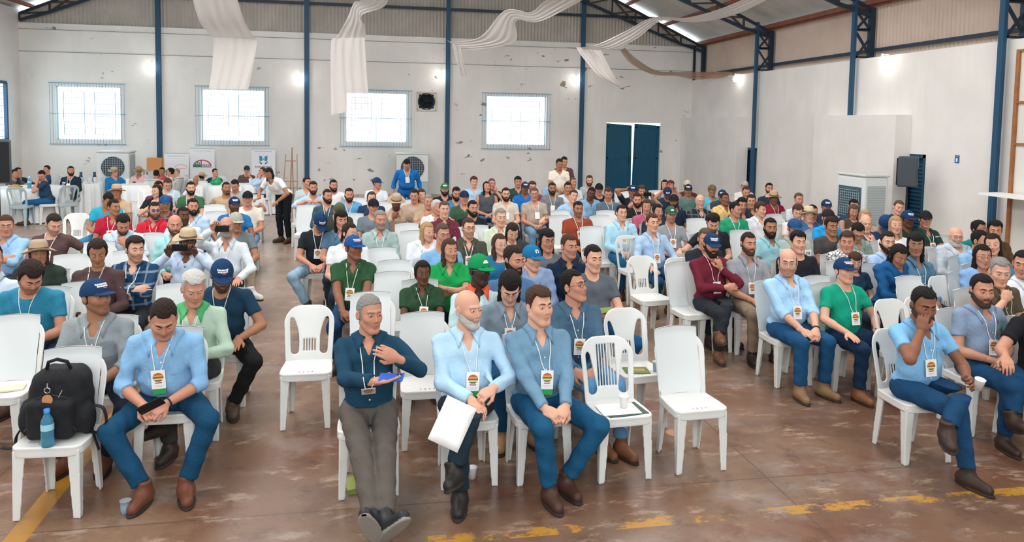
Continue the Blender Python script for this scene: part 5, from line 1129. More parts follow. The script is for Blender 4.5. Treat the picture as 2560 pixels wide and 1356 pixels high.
P(2248, 617, 'person in royal blue shirt leaning forward, head bowed', by=10, hy=32, hp=24, ln=8, fem=1, arms='low', skin=2, hair='long', hc='k', top='shirt', c='1c5487', sl='l', pants='1f3f60', w=1.15)
P(1997, 577, 'person in black tee behind the glasses and light blue shirt', hy=24, hp=-2, arms='lap', skin=0, hair='full', hc='k', top='tee', c='22252c', pants='24303c', w=1.05, fat=.6)
P(2119, 578, 'person in white shirt with black line pattern', hy=0, hp=0, arms='lap', skin=1, hair='full', hc='b', top='shirt', c='dcdad8', pat='v5a5c66', sl='s', pants='24303c', w=1.06, fat=.7)
P(1927, 546, 'person in aqua polo with a logo', hy=16, hp=0, arms='lap', skin=2, hair='short', hc='k', beard=3, top='polo', c='8fbfc8', pants='24303c', badge=0)
P(1988, 546, 'person in grey green polo and navy cap', hy=20, hp=4, arms='lap', skin=1, hair='buzz', hat='cap', hatc='2a5078', logo='', top='polo', c='a3b4ae', pants='24303c', w=1.1)
P(2022, 513, 'person in denim shirt and straw hat', hy=16, hp=-2, arms='lap', skin=0, hair='short', hc='w', hat='straw', hatc='d8c3a2', top='shirt', c='3f6c9c', sl='l', pants='24303c')
P(2032, 513, 'person with raised hand behind the straw hat', hy=20, hp=0, arms='face/lap', skin=1, hc='k', top='tee', c='2f3b44', pants='24303c')
P(1784, 536, 'person in black tee looking down, arm over next chair', hy=6, hp=30, ln=6, arms='outf/lap', skin=0, hair='full', hc='k', beard=2, top='tee', c='22262c', pants='24303c', w=1.1, fat=.7)
P(1764, 572, 'person behind the maroon sweater', hy=10, hp=4, arms='lap', skin=1, hair='short', hc='r', top='tee', c='2a3038', pants='24303c')
P(1839, 506, 'person in green tee turned sharply right', hy=56, hp=2, arms='lap', skin=1, hair='short', hc='k', top='tee', c='27906a', pants='24303c', badge=3)
P(1902, 504, 'person in white shirt in profile to the right', hy=52, hp=6, arms='lap', skin=0, hair='full', hc='b', top='shirt', c='d8dbe0', sl='s', pants='24303c')
P(1856, 494, 'person in dark plaid shirt behind the green tee', hy=16, hp=8, arms='lap', skin=1, hair='full', hc='k', beard=1, top='shirt', c='26303e', pat='56606e', sl='s', pants='24303c')
P(1879, 487, 'person in dark shirt behind the dark plaid', hy=4, hp=4, arms='lap', skin=1, hair='short', hc='d', top='shirt', c='2c3238', sl='s', pants='24303c')
P(1935, 475, 'person in crimson polo and straw hat with badge', hy=12, hp=6, arms='lap', skin=3, hair='buzz', hat='straw', hatc='c0a382', top='polo', c='8c2338', pants='24303c', badge=3)
P(1924, 458, 'person in navy shirt behind the crimson polo', hy=16, hp=0, arms='lap', skin=1, hair='short', hc='k', beard=2, top='shirt', c='27344a', sl='l', pants='24303c')
P(1862, 451, 'person in white shirt and pale cap beside louvred door', hy=10, hp=-2, arms='lap', skin=1, hair='buzz', hat='cap', hatc='b9b0a4', logo='', top='shirt', c='e2ddd8', sl='l', pants='24303c')
P(1866, 467, 'person in charcoal tee in front of the pale cap', hy=12, hp=6, arms='lap', skin=1, hair='short', hc='b', top='tee', c='31363c', pants='24303c')
P(1813, 482, 'person in yellow polo, right block', hy=30, hp=-6, arms='lap', skin=3, hair='short', hc='d', top='polo', c='e3c07c', pants='24303c')
P(1806, 474, 'person in navy cap behind the yellow polo', hy=-4, hp=6, arms='lap', skin=2, hair='buzz', hat='cap', top='tee', c='38444e', pants='24303c')
P(1781, 461, 'person in turquoise shirt and olive cap', hy=20, hp=-2, arms='lap', skin=2, hair='buzz', hat='cap', hatc='6e6148', logo='', top='shirt', c='5cb0c8', sl='s', pants='24303c')
P(1751, 487, 'person with glasses in black checked shirt', hy=14, hp=2, arms='lap', skin=0, hair='bald', hc='w', gl='s', top='shirt', c='2a2e34', pat='70757c', sl='s', pants='24303c', badge=3)
P(1721, 460, 'person in grey green tee and navy cap, back row', hy=2, hp=2, arms='lap', skin=2, hair='buzz', hat='cap', hatc='24344c', top='tee', c='5a7872', pants='24303c')
P(1719, 450, 'person in dark maroon tee and beige cap', hy=4, hp=4, arms='lap', skin=2, hair='buzz', hat='cap', hatc='c9bda8', logo='', top='tee', c='5e2832', pants='24303c')
P(1998, 483, 'person in pale grey shirt before the white partition', hy=24, hp=0, arms='lap', skin=1, hair='short', hc='r', top='shirt', c='c9d2d6', sl='s', pants='24303c')
P(1995, 512, 'person in pale pink shirt beside the straw hat', hy=6, hp=16, arms='lap', skin=0, hair='full', hc='b', top='shirt', c='e0d2cc', sl='s', pants='24303c')
P(2067, 498, 'person in navy tee and navy cap before the air cooler', hy=16, hp=2, arms='lap', skin=2, hair='buzz', hat='cap', top='tee', c='2a3648', pants='24303c')
P(2072, 522, 'person in bright blue polo and dark maroon cap', hy=24, hp=0, arms='lap', skin=1, hair='buzz', hat='cap', hatc='2e2430', logo='', top='polo', c='2b9ad8', pants='24303c')
P(2080, 542, 'person in dark brown tee looking right', hy=26, hp=-2, arms='lap', skin=2, hair='full', hc='d', top='tee', c='4a4644', pants='24303c')
P(2145, 561, 'person in sage polo bowed, with glasses', hy=14, hp=34, ln=6, arms='lap', skin=1, hair='short', hc='k', gl='k', top='polo', c='8fa49c', pants='24303c')
P(2166, 538, 'person in brown tee with hand over mouth and badge', hy=14, hp=2, arms='sup/chin', skin=0, hair='bald', hc='w', top='tee', c='4c4441', pants='24303c', badge=3)
P(2135, 499, 'person in navy top in front of the air cooler', hy=14, hp=6, arms='lap', skin=1, hair='short', hc='k', top='tee', c='234a70', pants='24303c')
P(2134, 513, 'person in dark tank top before the air cooler', hy=16, hp=16, fem=1, arms='lap', skin=1, hair='long', hc='r', top='tee', sl='0', c='4a4038', pants='24303c')
P(2163, 525, 'person in sand tee behind the brown tee', hy=10, hp=2, fem=1, arms='lap', skin=0, hair='long', hc='l', top='tee', c='c9b49a', pants='24303c')
P(2247, 502, 'person in navy polo before the shuttered door', hy=20, hp=6, hr=10, arms='lap', skin=0, hair='short', hc='r', top='polo', c='234a76', pants='24303c', w=1.05)
P(2214, 546, 'person with striped navy cap bowed low', hy=10, hp=48, ln=10, arms='low', skin=1, hair='buzz', hat='cap', hatc='20406a', logo='', top='tee', c='203f68', pants='24303c')
P(2240, 541, 'person in white tee behind navy cap', hy=16, hp=0, fem=1, arms='lap', skin=0, hair='long', hc='l', top='tee', c='eef0f2', pants='24303c')
P(2271, 525, 'person in black tee and navy cap with white mark', hy=30, hp=2, arms='lap', skin=4, hair='buzz', hat='cap', top='tee', c='20302c', pants='24303c', badge=0)
P(2315, 526, 'person in dark green polo and black cap', hy=12, hp=-2, arms='sup', skin=1, hair='buzz', hat='cap', hatc='23242c', logo='', top='polo', c='27453a', pants='24303c', badge=3)
P(2221, 580, 'person in light blue shirt behind the royal blue shirt', hy=20, hp=0, arms='lap', skin=0, hair='short', hc='d', beard=3, top='shirt', c='a9c4ea', sl='l', pants='24303c')
P(2291, 582, 'person with glasses in denim shirt and badge', hy=6, hp=0, arms='lap', skin=2, hair='straight', hc='k', gl='s', top='shirt', c='587d98', sl='l', pants='24303c', badge=1)
P(2391, 568, 'person with glasses in pastel plaid shirt', hy=20, hp=0, arms='lap', skin=0, hair='bald', hc='w', gl='b', beard=2, top='shirt', c='b8cad6', pat='e2cfd0', sl='l', pants='24303c', badge=3, w=1.05)
P(2450, 552, 'person in emerald tee at the right wall', hy=50, hp=0, fem=1, arms='lap', skin=2, hair='bun', hc='k', top='tee', c='1c7a72', pants='24303c')
P(2489, 551, 'person in brown shirt at the right wall panels', hy=8, hp=8, arms='lap', skin=1, hair='full', hc='k', top='shirt', c='5e4632', sl='l', pants='24303c')
P(2453, 577, 'person in light blue shirt turned away to right', hy=60, hp=6, arms='lap', skin=1, hair='short', hc='k', top='shirt', c='94bfe4', sl='l', pants='24303c')
P(2484, 585, 'person in teal blouse with tilted head', hy=-2, hp=2, hr=-8, fem=1, arms='lap', skin=0, hair='long', hc='d', top='tee', c='4f8ba8', pants='24303c')
P(2458, 613, 'person with glasses and black vest over blue sleeves', hy=22, hp=2, fem=1, arms='lap', skin=1, hair='long', hc='k', gl='b', top='tee', c='84a8d8', sl='l', pants='24303c')
P(2502, 647, 'person in olive shirt, hand at mouth', hy=16, hp=10, ln=4, arms='chin/lap', skin=0, hair='short', hc='g', top='shirt', c='5a5040', sl='s', pants='24303c', badge=1, w=1.06)
P(2560, 628, 'person in white shirt cut off by the right edge', hy=-6, hp=6, arms='lap', skin=1, hair='short', hc='k', top='shirt', c='dfe2e6', sl='s', pants='24303c')
P(2600, 700, 'person in black tee mostly outside the right edge', hy=0, hp=10, arms='outf/lap', skin=1, hair='short', hc='k', top='tee', c='1e1f24', pants='24303c')
build_people()
# ================================================================ things held or put down
if 'f1' in globals():
    phone_at(f1, (.02, -.50, .645), (-.85, -.1, -.40), (0, .75, .6), 'black phone in the hands of the leaning light blue shirt')
    phone_at(f2, (.13, -.37, .865), (.95, -.3, .05), (0, .35, -1), 'blue backed phone held by the dark navy sweater', '2458b8')
def find(lab):
    for o in COL.objects:
        if o.get('label') == lab and o.name.startswith('person'): return o
def local_phone(lab, c, ax, n, plab, color='15181c'):
    r = find(lab)
    if r is None: return
    Rz = rotz(r.rotation_euler[2]); s = r.scale[0]
    phone_at(dict(Rw=Rz, tow=lambda p: Rz@(np.array(p, float)*s)+np.array(r.location)), c, ax, n, plab, color)
LP = local_phone
def headof(lab):
    r = find(lab); h = [o for o in r.children if o.name.startswith(('straw_hat', 'hair', 'cap'))][0]; return h.matrix_basis.translation
def paper(P_, c, ax, n, w, h, lab, color='f4f4f2', name='paper_sheet', cat='paper', m=None, bend=.01):
    ax = unit(ax); n = np.array(n, float); n = unit(n-(n@ax)*ax); x = np.cross(ax, n); B = P_['Rw']@np.stack([x, ax, n], 1); o = P_['tow'](c)
    G = [[B@np.array([(i/6-.5)*w, (j/6-.5)*h, bend*sin(i*.9)*cos(j*.5)])+o for j in range(7)] for i in range(7)]
    ob = link(name, MB().grid(G).me(True, name), m or mat(color, rough=.6)); tag(solid(ob, .0015, 0), lab, cat); return ob
if 'f3' in globals():
    pp = paper(f3, (-.17, -.52, .60), (-.45, -.25, -.83), (-.15, -1, .35), .20, .28, 'white printed sheet hanging from the hand of crossed legs person')
for lab, dz, l2, colr, ax in (('person in straw hat and pale shirt aiming a phone', -.015, 'black phone held sideways under a straw hat brim', '111417', (1, 0, 0)), ('person in white shirt raising a phone', .03, 'black phone raised sideways above the white shirt', '111417', (1, 0, 0)), ('person holding up a black phone in the back', -.02, 'black phone held up in the back rows', '111417', (1, 0, 0)), ('person raising a bright pink phone', .0, 'bright pink phone raised before the far wall', 'e8506e', (0, 0, 1))):
    if find(lab):
        h = headof(lab); LP(lab, (h[0], h[1]-.30, h[2]+dz), ax, (0, 1, .1), l2, colr)
lab = 'person in mint green shirt reading a phone'
LP(lab, (.0, -.40, .80), (.05, -.3, 1), (0, 1, .3), 'dark green phone with pale cover art held by mint shirt', '12352c')
LP('person in pink shirt and straw hat behind the white table', (0, -.38, .80), (.05, -.3, 1), (0, 1, .3), 'small dark phone at the middle round table')
LP('person in brown tee stretching an arm over next chair', (0, -.38, .76), (.9, -.3, .3), (0, .4, 1), 'dark phone held low by the brown tee')
# booklet
r = find('person in charcoal tee holding a small green booklet')
if r:
    Rz = rotz(r.rotation_euler[2]); D_ = dict(Rw=Rz, tow=lambda p: Rz@np.array(p, float)+np.array(r.location))
    paper(D_, (0, -.38, .78), (.9, -.2, .1), (0, -.2, 1), .11, .15, 'small green booklet in the hands of charcoal tee', '6f7f3a', 'booklet', 'booklet')
# ---- extra chairs nobody sits on
def ec(u, v, kind, label, rz=0, h=.885):
    p = at(u, v, h); q = rotz(RD(rz))@np.array([0, .275, 0]); return chair(p[0]-q[0], p[1]-q[1], RD(rz), kind, label, 'empty white plastic chairs')
XG = 'empty white plastic chairs'
E1 = chair(-.555, 6.09, 0, 'splat', 'empty white chair with an open side back by the aisle', XG)
E2 = chair(2.255, 4.945, RD(3), 'cover', 'empty covered white chair at the right end of front row', XG)
E3 = chair(1.675, 4.9, RD(3), 'bars', 'white chair with slatted arch back holding papers and cup', XG)
E4 = ec(1556, 771, 'splat', 'white chair behind the slatted one with booklet and cup', 8)
E5 = chair(-1.955, 4.95, RD(-3), 'cover', 'covered white chair carrying the black backpack', XG)
E6 = ec(48, 801, 'cover', 'covered white chair at the left edge holding a notebook', 0)
EL = [(932, 742, 'cover', 'covered chair just behind the dark navy sweater'), (1062, 794, 'cover', 'covered chair between the two leftmost front row people'), (2218, 748, 'splat', 'empty chair with splat back behind the bright green tee', 8), (2348, 690, 'splat', 'empty chair with splat back left of the blue sleeves', 6), (2292, 742, 'splat', 'empty chair partly behind the sky blue shirt', 6), (1692, 644, 'bars', 'empty slatted chair left of the maroon sweater', 8), (1566, 589, 'bars', 'empty slatted chair below the pale aqua shirt', 8), (1478, 573, 'cover', 'empty covered chair below the rust red tee', 4),
 (1400, 545, 'cover', 'empty covered chair left of the rust red tee', 0), (1402, 532, 'cover', 'empty covered chair under the khaki shirt', 0), (1500, 545, 'cover', 'empty covered chair right of the rust red tee', 0), (1515, 532, 'cover', 'empty covered chair under the slate polo', 0), (1590, 552, 'cover', 'empty covered chair right of the pale aqua shirt', 4), (1700, 588, 'cover', 'empty covered chair below the grey tee and green cap', 8),
 (195, 533, 'splat', 'lone empty chair in the left aisle near the tables', 6), (185, 645, 'cover', 'empty chair left of the brown sweater', 0), (330, 635, 'cover', 'empty covered chair left of the navy plaid shirt', 0), (215, 716, 'cover', 'covered chair behind the open grey shirt', 0), (640, 492, 'cover', 'empty covered chair near the bent standing person', -4), (540, 517, 'cover', 'empty covered chair below the tan tee', 0), (545, 535, 'cover', 'empty covered chair above the raised phone', 0), (380, 590, 'cover', 'covered chair between aqua shirt and navy plaid', 0), (320, 510, 'cover', 'empty covered chair beside the dark red polo', 0), (255, 612, 'cover', 'covered chair behind the brown sweater', 0), (450, 720, 'cover', 'covered chair left of the mint green shirt', 0), (370, 470, 'splat', 'empty chair by the middle round table', 0),
 (958, 628, 'cover', 'empty covered chair below the sage shirt', 0), (990, 660, 'cover', 'empty covered chair right of forest green polo', 0), (985, 690, 'cover', 'empty covered chair left of small green polo', 0), (1020, 565, 'cover', 'empty covered chair right of the sage shirt', 0), (1035, 585, 'cover', 'empty covered chair left of the white blouse', 0), (770, 518, 'cover', 'covered chair at the aisle end, dark teal shirt row', 0), (760, 498, 'splat', 'open backed chair at the far aisle end', 0), (960, 510, 'cover', 'empty covered chair behind the black cap row', 0), (1025, 505, 'cover', 'empty covered chair beside the straw hat, centre', 0), (1160, 575, 'cover', 'empty covered chair left of the olive shirt', 0), (1195, 570, 'cover', 'empty covered chair right of the olive shirt', 0),
 (1555, 482, 'cover', 'empty covered chair left of black tee with raised arm', 0), (1640, 480, 'cover', 'empty covered chair below the pink phone', 0), (1640, 505, 'cover', 'empty covered chair below the black phone', 0), (1720, 500, 'cover', 'empty covered chair below the beige cap', 0), (1735, 540, 'cover', 'empty covered chair below the checked shirt', 4), (1740, 552, 'cover', 'empty covered chair right of the grey tee and green cap', 4), (1935, 541, 'cover', 'empty covered chair below the crimson polo', 6), (1850, 582, 'cover', 'empty covered chair below the green tee', 6), (2350, 598, 'cover', 'empty covered chair left of the pastel plaid shirt', 6), (2320, 625, 'cover', 'empty covered chair right of the denim shirt and badge', 6), (2040, 700, 'cover', 'covered chair behind the bright green tee, left side', 8), (1700, 665, 'cover', 'empty covered chair right of the light blue row end', 8), (2270, 700, 'cover', 'empty chair right of the royal blue shirt', 6),
 (885, 540, 'cover', 'empty covered chair behind the slate blue polo', 0), (895, 500, 'cover', 'empty covered chair behind the azure shirt', 0), (1600, 640, 'splat', 'empty chair right of the light blue row end, shadowed', 8)]
if 'f1' in globals():
    for e in EL: ec(e[0], e[1], e[2], e[3], *(e[4:]))
# ---- backpack and bottle
def pos_on(ch, dx, dy, z): M_ = rotz(ch.rotation_euler[2]); q = M_@np.array([dx, dy, 0]); return (ch.location[0]+q[0], ch.location[1]+q[1], z)
t = empty('backpack', pos_on(E5, -.01, .0, .455), E5.rotation_euler[2], 'black backpack standing on the covered chair at the left', 'backpack')
def bpf(p):
    x, y, z = p[:, 0], p[:, 1], p[:, 2]; hw = .185-.05*np.clip(z/.42, 0, 1)**2.5
    q = np.stack([np.abs(x)-hw+.07, np.abs(y-.02-z*.15)-.10+.06, np.abs(z-.215)-.215+.09], 1); d = np.linalg.norm(np.maximum(q, 0), axis=1)+np.minimum(q.max(1), 0)-.07
    pk = rbox(p, (0, -.085, .13), (.135, .045, .12), .035); d = smin(d, pk, .02); d = smin(d, ell(p, (-.175, .0, .10), (.045, .07, .10)), .02); d = smin(d, ell(p, (.175, .0, .10), (.045, .07, .10)), .02)
    return d+.003*np.sin(z*60+x*20)*np.sin(x*45)
V, Q = nets(bpf, (-.26, -.17, -.01), (.26, .22, .46), .006, 1.4); M_BP = mat('14161a', rough=.8, bump=.4, bscale=300)
link('body', mesh(V, [Q]), M_BP, t)
MB().tube([(-.07, .03, .41), (-.055, .02, .455), (0, .01, .475), (.055, .02, .455), (.07, .03, .41)], .011, 8).obj('top_handle', M_BP, t, smooth=True)
def strap(P_, w, nm): 
    P_ = [np.array(p, float) for p in P_]; n = len(P_); G = []
    for i in range((n-1)*8+1):
        u_ = i/8; k = min(int(u_), n-2); s_ = u_-k; c4 = [P_[max(0, min(n-1, k+o))] for o in (-1, 0, 1, 2)]
        c_ = .5*((2*c4[1])+(-c4[0]+c4[2])*s_+(2*c4[0]-5*c4[1]+4*c4[2]-c4[3])*s_*s_+(-c4[0]+3*c4[1]-3*c4[2]+c4[3])*s_**3); G.append([c_-(0, w/2, 0), c_+(0, w/2, 0)])
    return solid(link(nm, MB().grid(G).me(True), M_BP, t), .004, 0)
strap([(.19, .05, .16), (.26, .02, .15), (.285, 0, .07), (.24, 0, .0), (.17, .0, .02)], .035, 'shoulder_strap'); strap([(.19, .02, .03), (.23, -.03, -.03), (.26, -.05, -.09)], .025, 'strap_end'); strap([(-.19, .02, .08), (-.24, 0, .0), (-.24, -.04, -.06), (-.30, -.06, -.05)], .035, 'shoulder_strap')
for z0, x0 in ((.26, .12), (.12, .15)): MB().tube([(-x0, -.10 if z0 < .2 else -.07, z0-.06), (-x0*.7, -.105 if z0 < .2 else -.075, z0), (0, -.11 if z0 < .2 else -.08, z0+.02), (x0*.7, -.105 if z0 < .2 else -.075, z0), (x0, -.10 if z0 < .2 else -.07, z0-.06)], .003, 5).obj('zip', mat('2b2e33', rough=.4), t)
k = link('keyring', MB().tube([(.012*cos(a)*1.4-.01, -.10, .315+.017*sin(a)) for a in np.linspace(0, 2*pi, 17)[:-1]], .0035, 6, closed=True).me(True), mat('c9ced2', rough=.25, metal=1), t)
m_ = MB().lathe([(0, 0), (.031, 0), (.031, .004), (0, .004)], 24); m_.V[-1] = m_.V[-1]@rotx(pi/2).T+(-.005, -.112, .262); tag(m_.obj('key_fob', mat('c58a5c', rough=.5), t), 'round orange brown key fob')
MB().tube([(-.01, -.095, .36), (-.01, -.1, .333)], .004, 6).obj('key_clip', mat('c9ced2', rough=.25, metal=1), t); MB().bar((.05, -.095, .27), (.07, -.09, .31), .004).obj('tag_stitch', mat('b8b4a8'), t)
M_WATER = mat('6fc0dc', rough=.08, trans=.75, spec=.6, key='blue_tinted_water', ior=1.33); M_CUP = mat('dfe9ee', rough=.15, alpha=.35, key='clear_plastic')
def bottle(loc, lab, sc=1., cap_c='2e86d8', group=None):
    t = empty('water_bottle', loc, 0, lab, 'bottle', group); t.scale = (sc,)*3
    MB().lathe([(0, 0), (.03, 0), (.033, .01), (.033, .05), (.031, .055), (.033, .06), (.033, .13), (.030, .15), (.014, .185), (.013, .195)], 20).obj('bottle_body', mat('5fb2d4', rough=.1, trans=.6, key='blue_bottle'), t, smooth=True)
    MB().lathe([(.0335, .095), (.0335, .13)], 20).obj('label', mat('9fd3e6', rough=.5), t, smooth=True)
    MB().lathe([(.016, .19), (.016, .212), (0, .213)], 16).obj('cap', mat(cap_c, rough=.4), t, smooth=True)
bottle(pos_on(E5, .01, -.175, .455), 'blue tinted water bottle in front of the black backpack', 1.08)
def water_cup(loc, lab, tilt=0):
    t = empty('water_cup', loc, 0, lab, 'cup', 'small sealed water cups on the floor'); t.rotation_euler = (tilt, 0, 0)
    MB().lathe([(0, 0), (.026, 0), (.029, .03), (.031, .08), (.034, .082)], 18).obj('cup_wall', M_CUP, t, smooth=True)
    MB().lathe([(0, .003), (.025, .003), (.028, .03), (.029, .06), (0, .061)], 18).obj('water', mat('4fa3c6', rough=.1, trans=.3), t, smooth=True)
    MB().lathe([(.035, .083), (.0, .084)], 18).obj('foil_lid', mat('cfd6da', rough=.3, metal=.6), t)
for u_, v_, l in ((255, 1110, 'sealed water cup on the floor right of the backpack chair'), (314, 1258, 'sealed water cup on the floor by the brown boots'), (1607, 918, 'sealed water cup on the seat beside the green booklet')):
    if v_ < 1000: water_cup(pos_on(E4, .12, -.12, .452), l)
    else: water_cup(tuple(at(u_, v_+26)), l)
water_cup(tuple(at(918, 1232)), 'sealed water cup under the dark navy sweater chair')
def paper_cup(loc, lab, rot=(0, 0, 0)):
    o = MB().lathe([(0, 0), (.024, 0), (.034, .078), (.0355, .08), (.0335, .078), (.0235, .003), (0, .003)], 20).obj('plastic_cup', M_WHITE, smooth=True); o.location = loc; o.rotation_euler = rot; return tag(o, lab, 'cup', 'white plastic cups')
paper_cup(pos_on(E3, .04, -.03, .462), 'white plastic cup on the slatted chair seat')
paper_cup(tuple(at(1180, 1196)), 'white plastic cup on the floor under the crossed legs')
if 'f5' in globals(): q = f5['tow'](f5['arm'][1][1]+np.array([-.02, -.115, .0])); paper_cup((q[0], q[1], q[2]-.03), 'white plastic cup held by the sky blue shirt', (.25, 0, 0))
# papers and booklets
def flat(loc, w_, h_, rz, lab, name, color, cat, t_=.006, spine=None):
    o = MB().box((-w_/2, -h_/2, 0), (w_/2, h_/2, t_)).obj(name, mat(color, rough=.5)); o.location = loc; o.rotation_euler = (0, 0, rz); return tag(o, lab, cat)
flat(pos_on(E3, .02, -.06, .452), .30, .22, .15, 'dark green folder on the slatted chair seat', 'folder', '2f4a3e', 'folder', .005)
flat(pos_on(E3, -.01, -.05, .458), .28, .20, .05, 'white printed sheet lying on the dark green folder', 'paper_sheet', 'f0efec', 'paper', .001)
bk = flat(pos_on(E4, -.03, -.06, .452), .20, .15, -.1, 'green and brown booklet on the chair behind', 'booklet', '5f7a38', 'booklet', .005)
lo_ = MB().box((-.07, -.03, .005), (.07, .04, .0056)).obj('cover_print', mat('a98a4a', rough=.5), bk)
flat(pos_on(E6, .07, -.02, .452), .16, .12, .2, 'pale notebook on the left edge chair', 'notebook', 'd9d2bb', 'notebook', .012)
flat(pos_on(E6, -.06, .0, .452), .20, .14, -.1, 'white sheets on the left edge chair', 'paper_sheet', 'e9eaec', 'paper', .003)
flat(tuple(at(905, 1215)), .24, .18, .3, 'green printed bag of leaflets on the floor under front chair', 'leaflet_bag', '8d9a4e', 'bag', .035); flat(tuple(at(895, 1222)), .20, .12, -.2, 'blue booklet on the floor under front chair', 'booklet', '2b7fa0', 'booklet', .01)
# ---- round tables
M_TC = mat('eef1f1', rough=.85)
def table(x, y, r, lab, h=.76):
    rt = tag(MB().lathe([(0, h-.03), (r, h-.03), (r, h), (0, h)], 32).tube([(.0, 0, 0), (0, 0, h-.03)], .05, 10).lathe([(0, 0), (.3, .0), (.3, .04), (0, .06)], 20).obj('round_table', mat('c9c4ba', rough=.5)), lab.replace('cloth on', 'round table under').replace('white', 'white topped'), 'table', 'round tables'); rt.location = (x, y, 0)
    n = 120; pr = [(.001, h+.008), (r*.6, h+.008), (r, h+.006), (r+.02, h-.01), (r+.03, h-.2), (r+.05, .3), (r+.07, .02)]
    mb = MB(); V = []
    for i, (rr, z) in enumerate(pr):
        for k in range(n):
            a = 2*pi*k/n; q = (0, 0, 0, .2, .8, 1, 1.2)[i]*.03*(sin(a*18)+.4*sin(a*31+1)); V.append(((rr+q)*cos(a), (rr+q)*sin(a), z))
    F = [(i*n+k, i*n+(k+1) % n, (i+1)*n+(k+1) % n, (i+1)*n+k) for i in range(len(pr)-1) for k in range(n)]; mb.add(V, np.array(F)); o = mb.obj('tablecloth', M_TC, smooth=True); o.location = (x, y, 0); tag(o, lab, 'tablecloth', 'white pleated tablecloths')
TB = [(-8.0, 18.9, .80, 'white pleated cloth on the left table with fruit bowl'), (-9.0, 17.4, .8, 'white pleated cloth on the table cut by left edge'), (-7.2, 20.2, .42, 'white pleated cloth on the small table with cups'), (-5.85, 19.9, .55, 'white pleated cloth on the table beside the air cooler'), (-3.9, 19.8, .62, 'white pleated cloth on the table with green bag'), (-3.05, 20.0, .45, 'white pleated cloth on the table with white jugs')]
for a in TB: table(*a)
M_CH = mat('a9b8bc', rough=.4, key='grey_plastic')
for x, y, rz, l in ((-7.75, 17.95, 180, 'grey white chair tucked at the front of left table'), (-6.98, 18.35, 215, 'grey white chair at the right of left table')): chair(x, y, RD(rz), 'bars', l, 'chairs at the round tables', m=M_CH)
bottle((-7.85, 18.6, .77), 'clear water bottle on the left round table', 1.3, 'd9e6ee')
t = empty('fruit_bowl', (-8.1, 18.5, .77), 0, 'basket of yellow snacks on the left round table', 'basket'); MB().lathe([(0, 0), (.10, 0), (.15, .05), (.15, .055), (.09, .01)], 24).obj('basket', mat('9c7a4a', rough=.8), t, smooth=True); MB().lathe([(0, .10), (.06, .09), (.12, .05), (0, .02)], 20, wav=lambda r_, a: .01*sin(a*7)).obj('snack_heap', mat('c2a64c', noise=.3, nscale=60), t, smooth=True)
for i, (x, y) in enumerate(((-7.4, 20.1), (-7.28, 20.0), (-7.1, 20.05), (-6.98, 20.1), (-3.2, 19.8), (-2.95, 19.85), (-6.1, 19.7))): paper_cup((x, y, .772), 'white cup %s on the small cup table' % ('farthest left', 'second from left', 'second from right', 'farthest right')[i] if i < 4 else ('white cup on the right table, %s one' % ('left', 'right')[i-4] if i < 6 else 'white cup on the table beside the air cooler'), ).scale = (1.5, 1.5, 1.8)
for x, y, l in ((-7.38, 20.3, 'dark stemmed jug left on the small cup table'), (-7.08, 20.35, 'dark stemmed jug right on the small cup table')): tag(MB().lathe([(0, 0), (.045, 0), (.05, .1), (.03, .2), (.035, .26), (0, .26)], 16, (x, y, .77)).obj('jug', mat('22435e', rough=.3), smooth=True), l, 'jug')
def bagf(p): return smin(ell(p, (0, 0, .07), (.14, .10, .08)), ell(p, (.05, 0, .15), (.06, .05, .05)), .04)+.008*np.sin(p[:, 0]*60)*np.sin(p[:, 2]*50+p[:, 1]*40)
V, Q = nets(bagf, (-.2, -.15, -.02), (.2, .15, .24), .012); o = link('plastic_bag', mesh(V, [Q]), mat('17965f', rough=.4)); o.location = (-4.0, 19.6, .77); tag(o, 'bright green plastic bag on the table before the banner', 'bag')
o = MB().box((-.19, -.10, 0), (.19, .10, .34)).obj('cardboard_box', mat('c98a54', rough=.8)); o.location = (-5.98, 21.6, 1.0); tag(bevel(o, .006), 'orange brown cardboard box beside the blue column', 'box')
o = MB().box((-.3, -.2, .96), (.3, .2, 1.0)).bar((-.25, -.15, 0), (-.25, -.15, .96), .04).bar((.25, -.15, 0), (.25, -.15, .96), .04).bar((-.25, .15, 0), (-.25, .15, .96), .04).bar((.25, .15, 0), (.25, .15, .96), .04).obj('side_table', mat('b9b2a6')); o.location = (-5.98, 21.6, 0); tag(o, 'tall narrow table carrying the cardboard box', 'table')
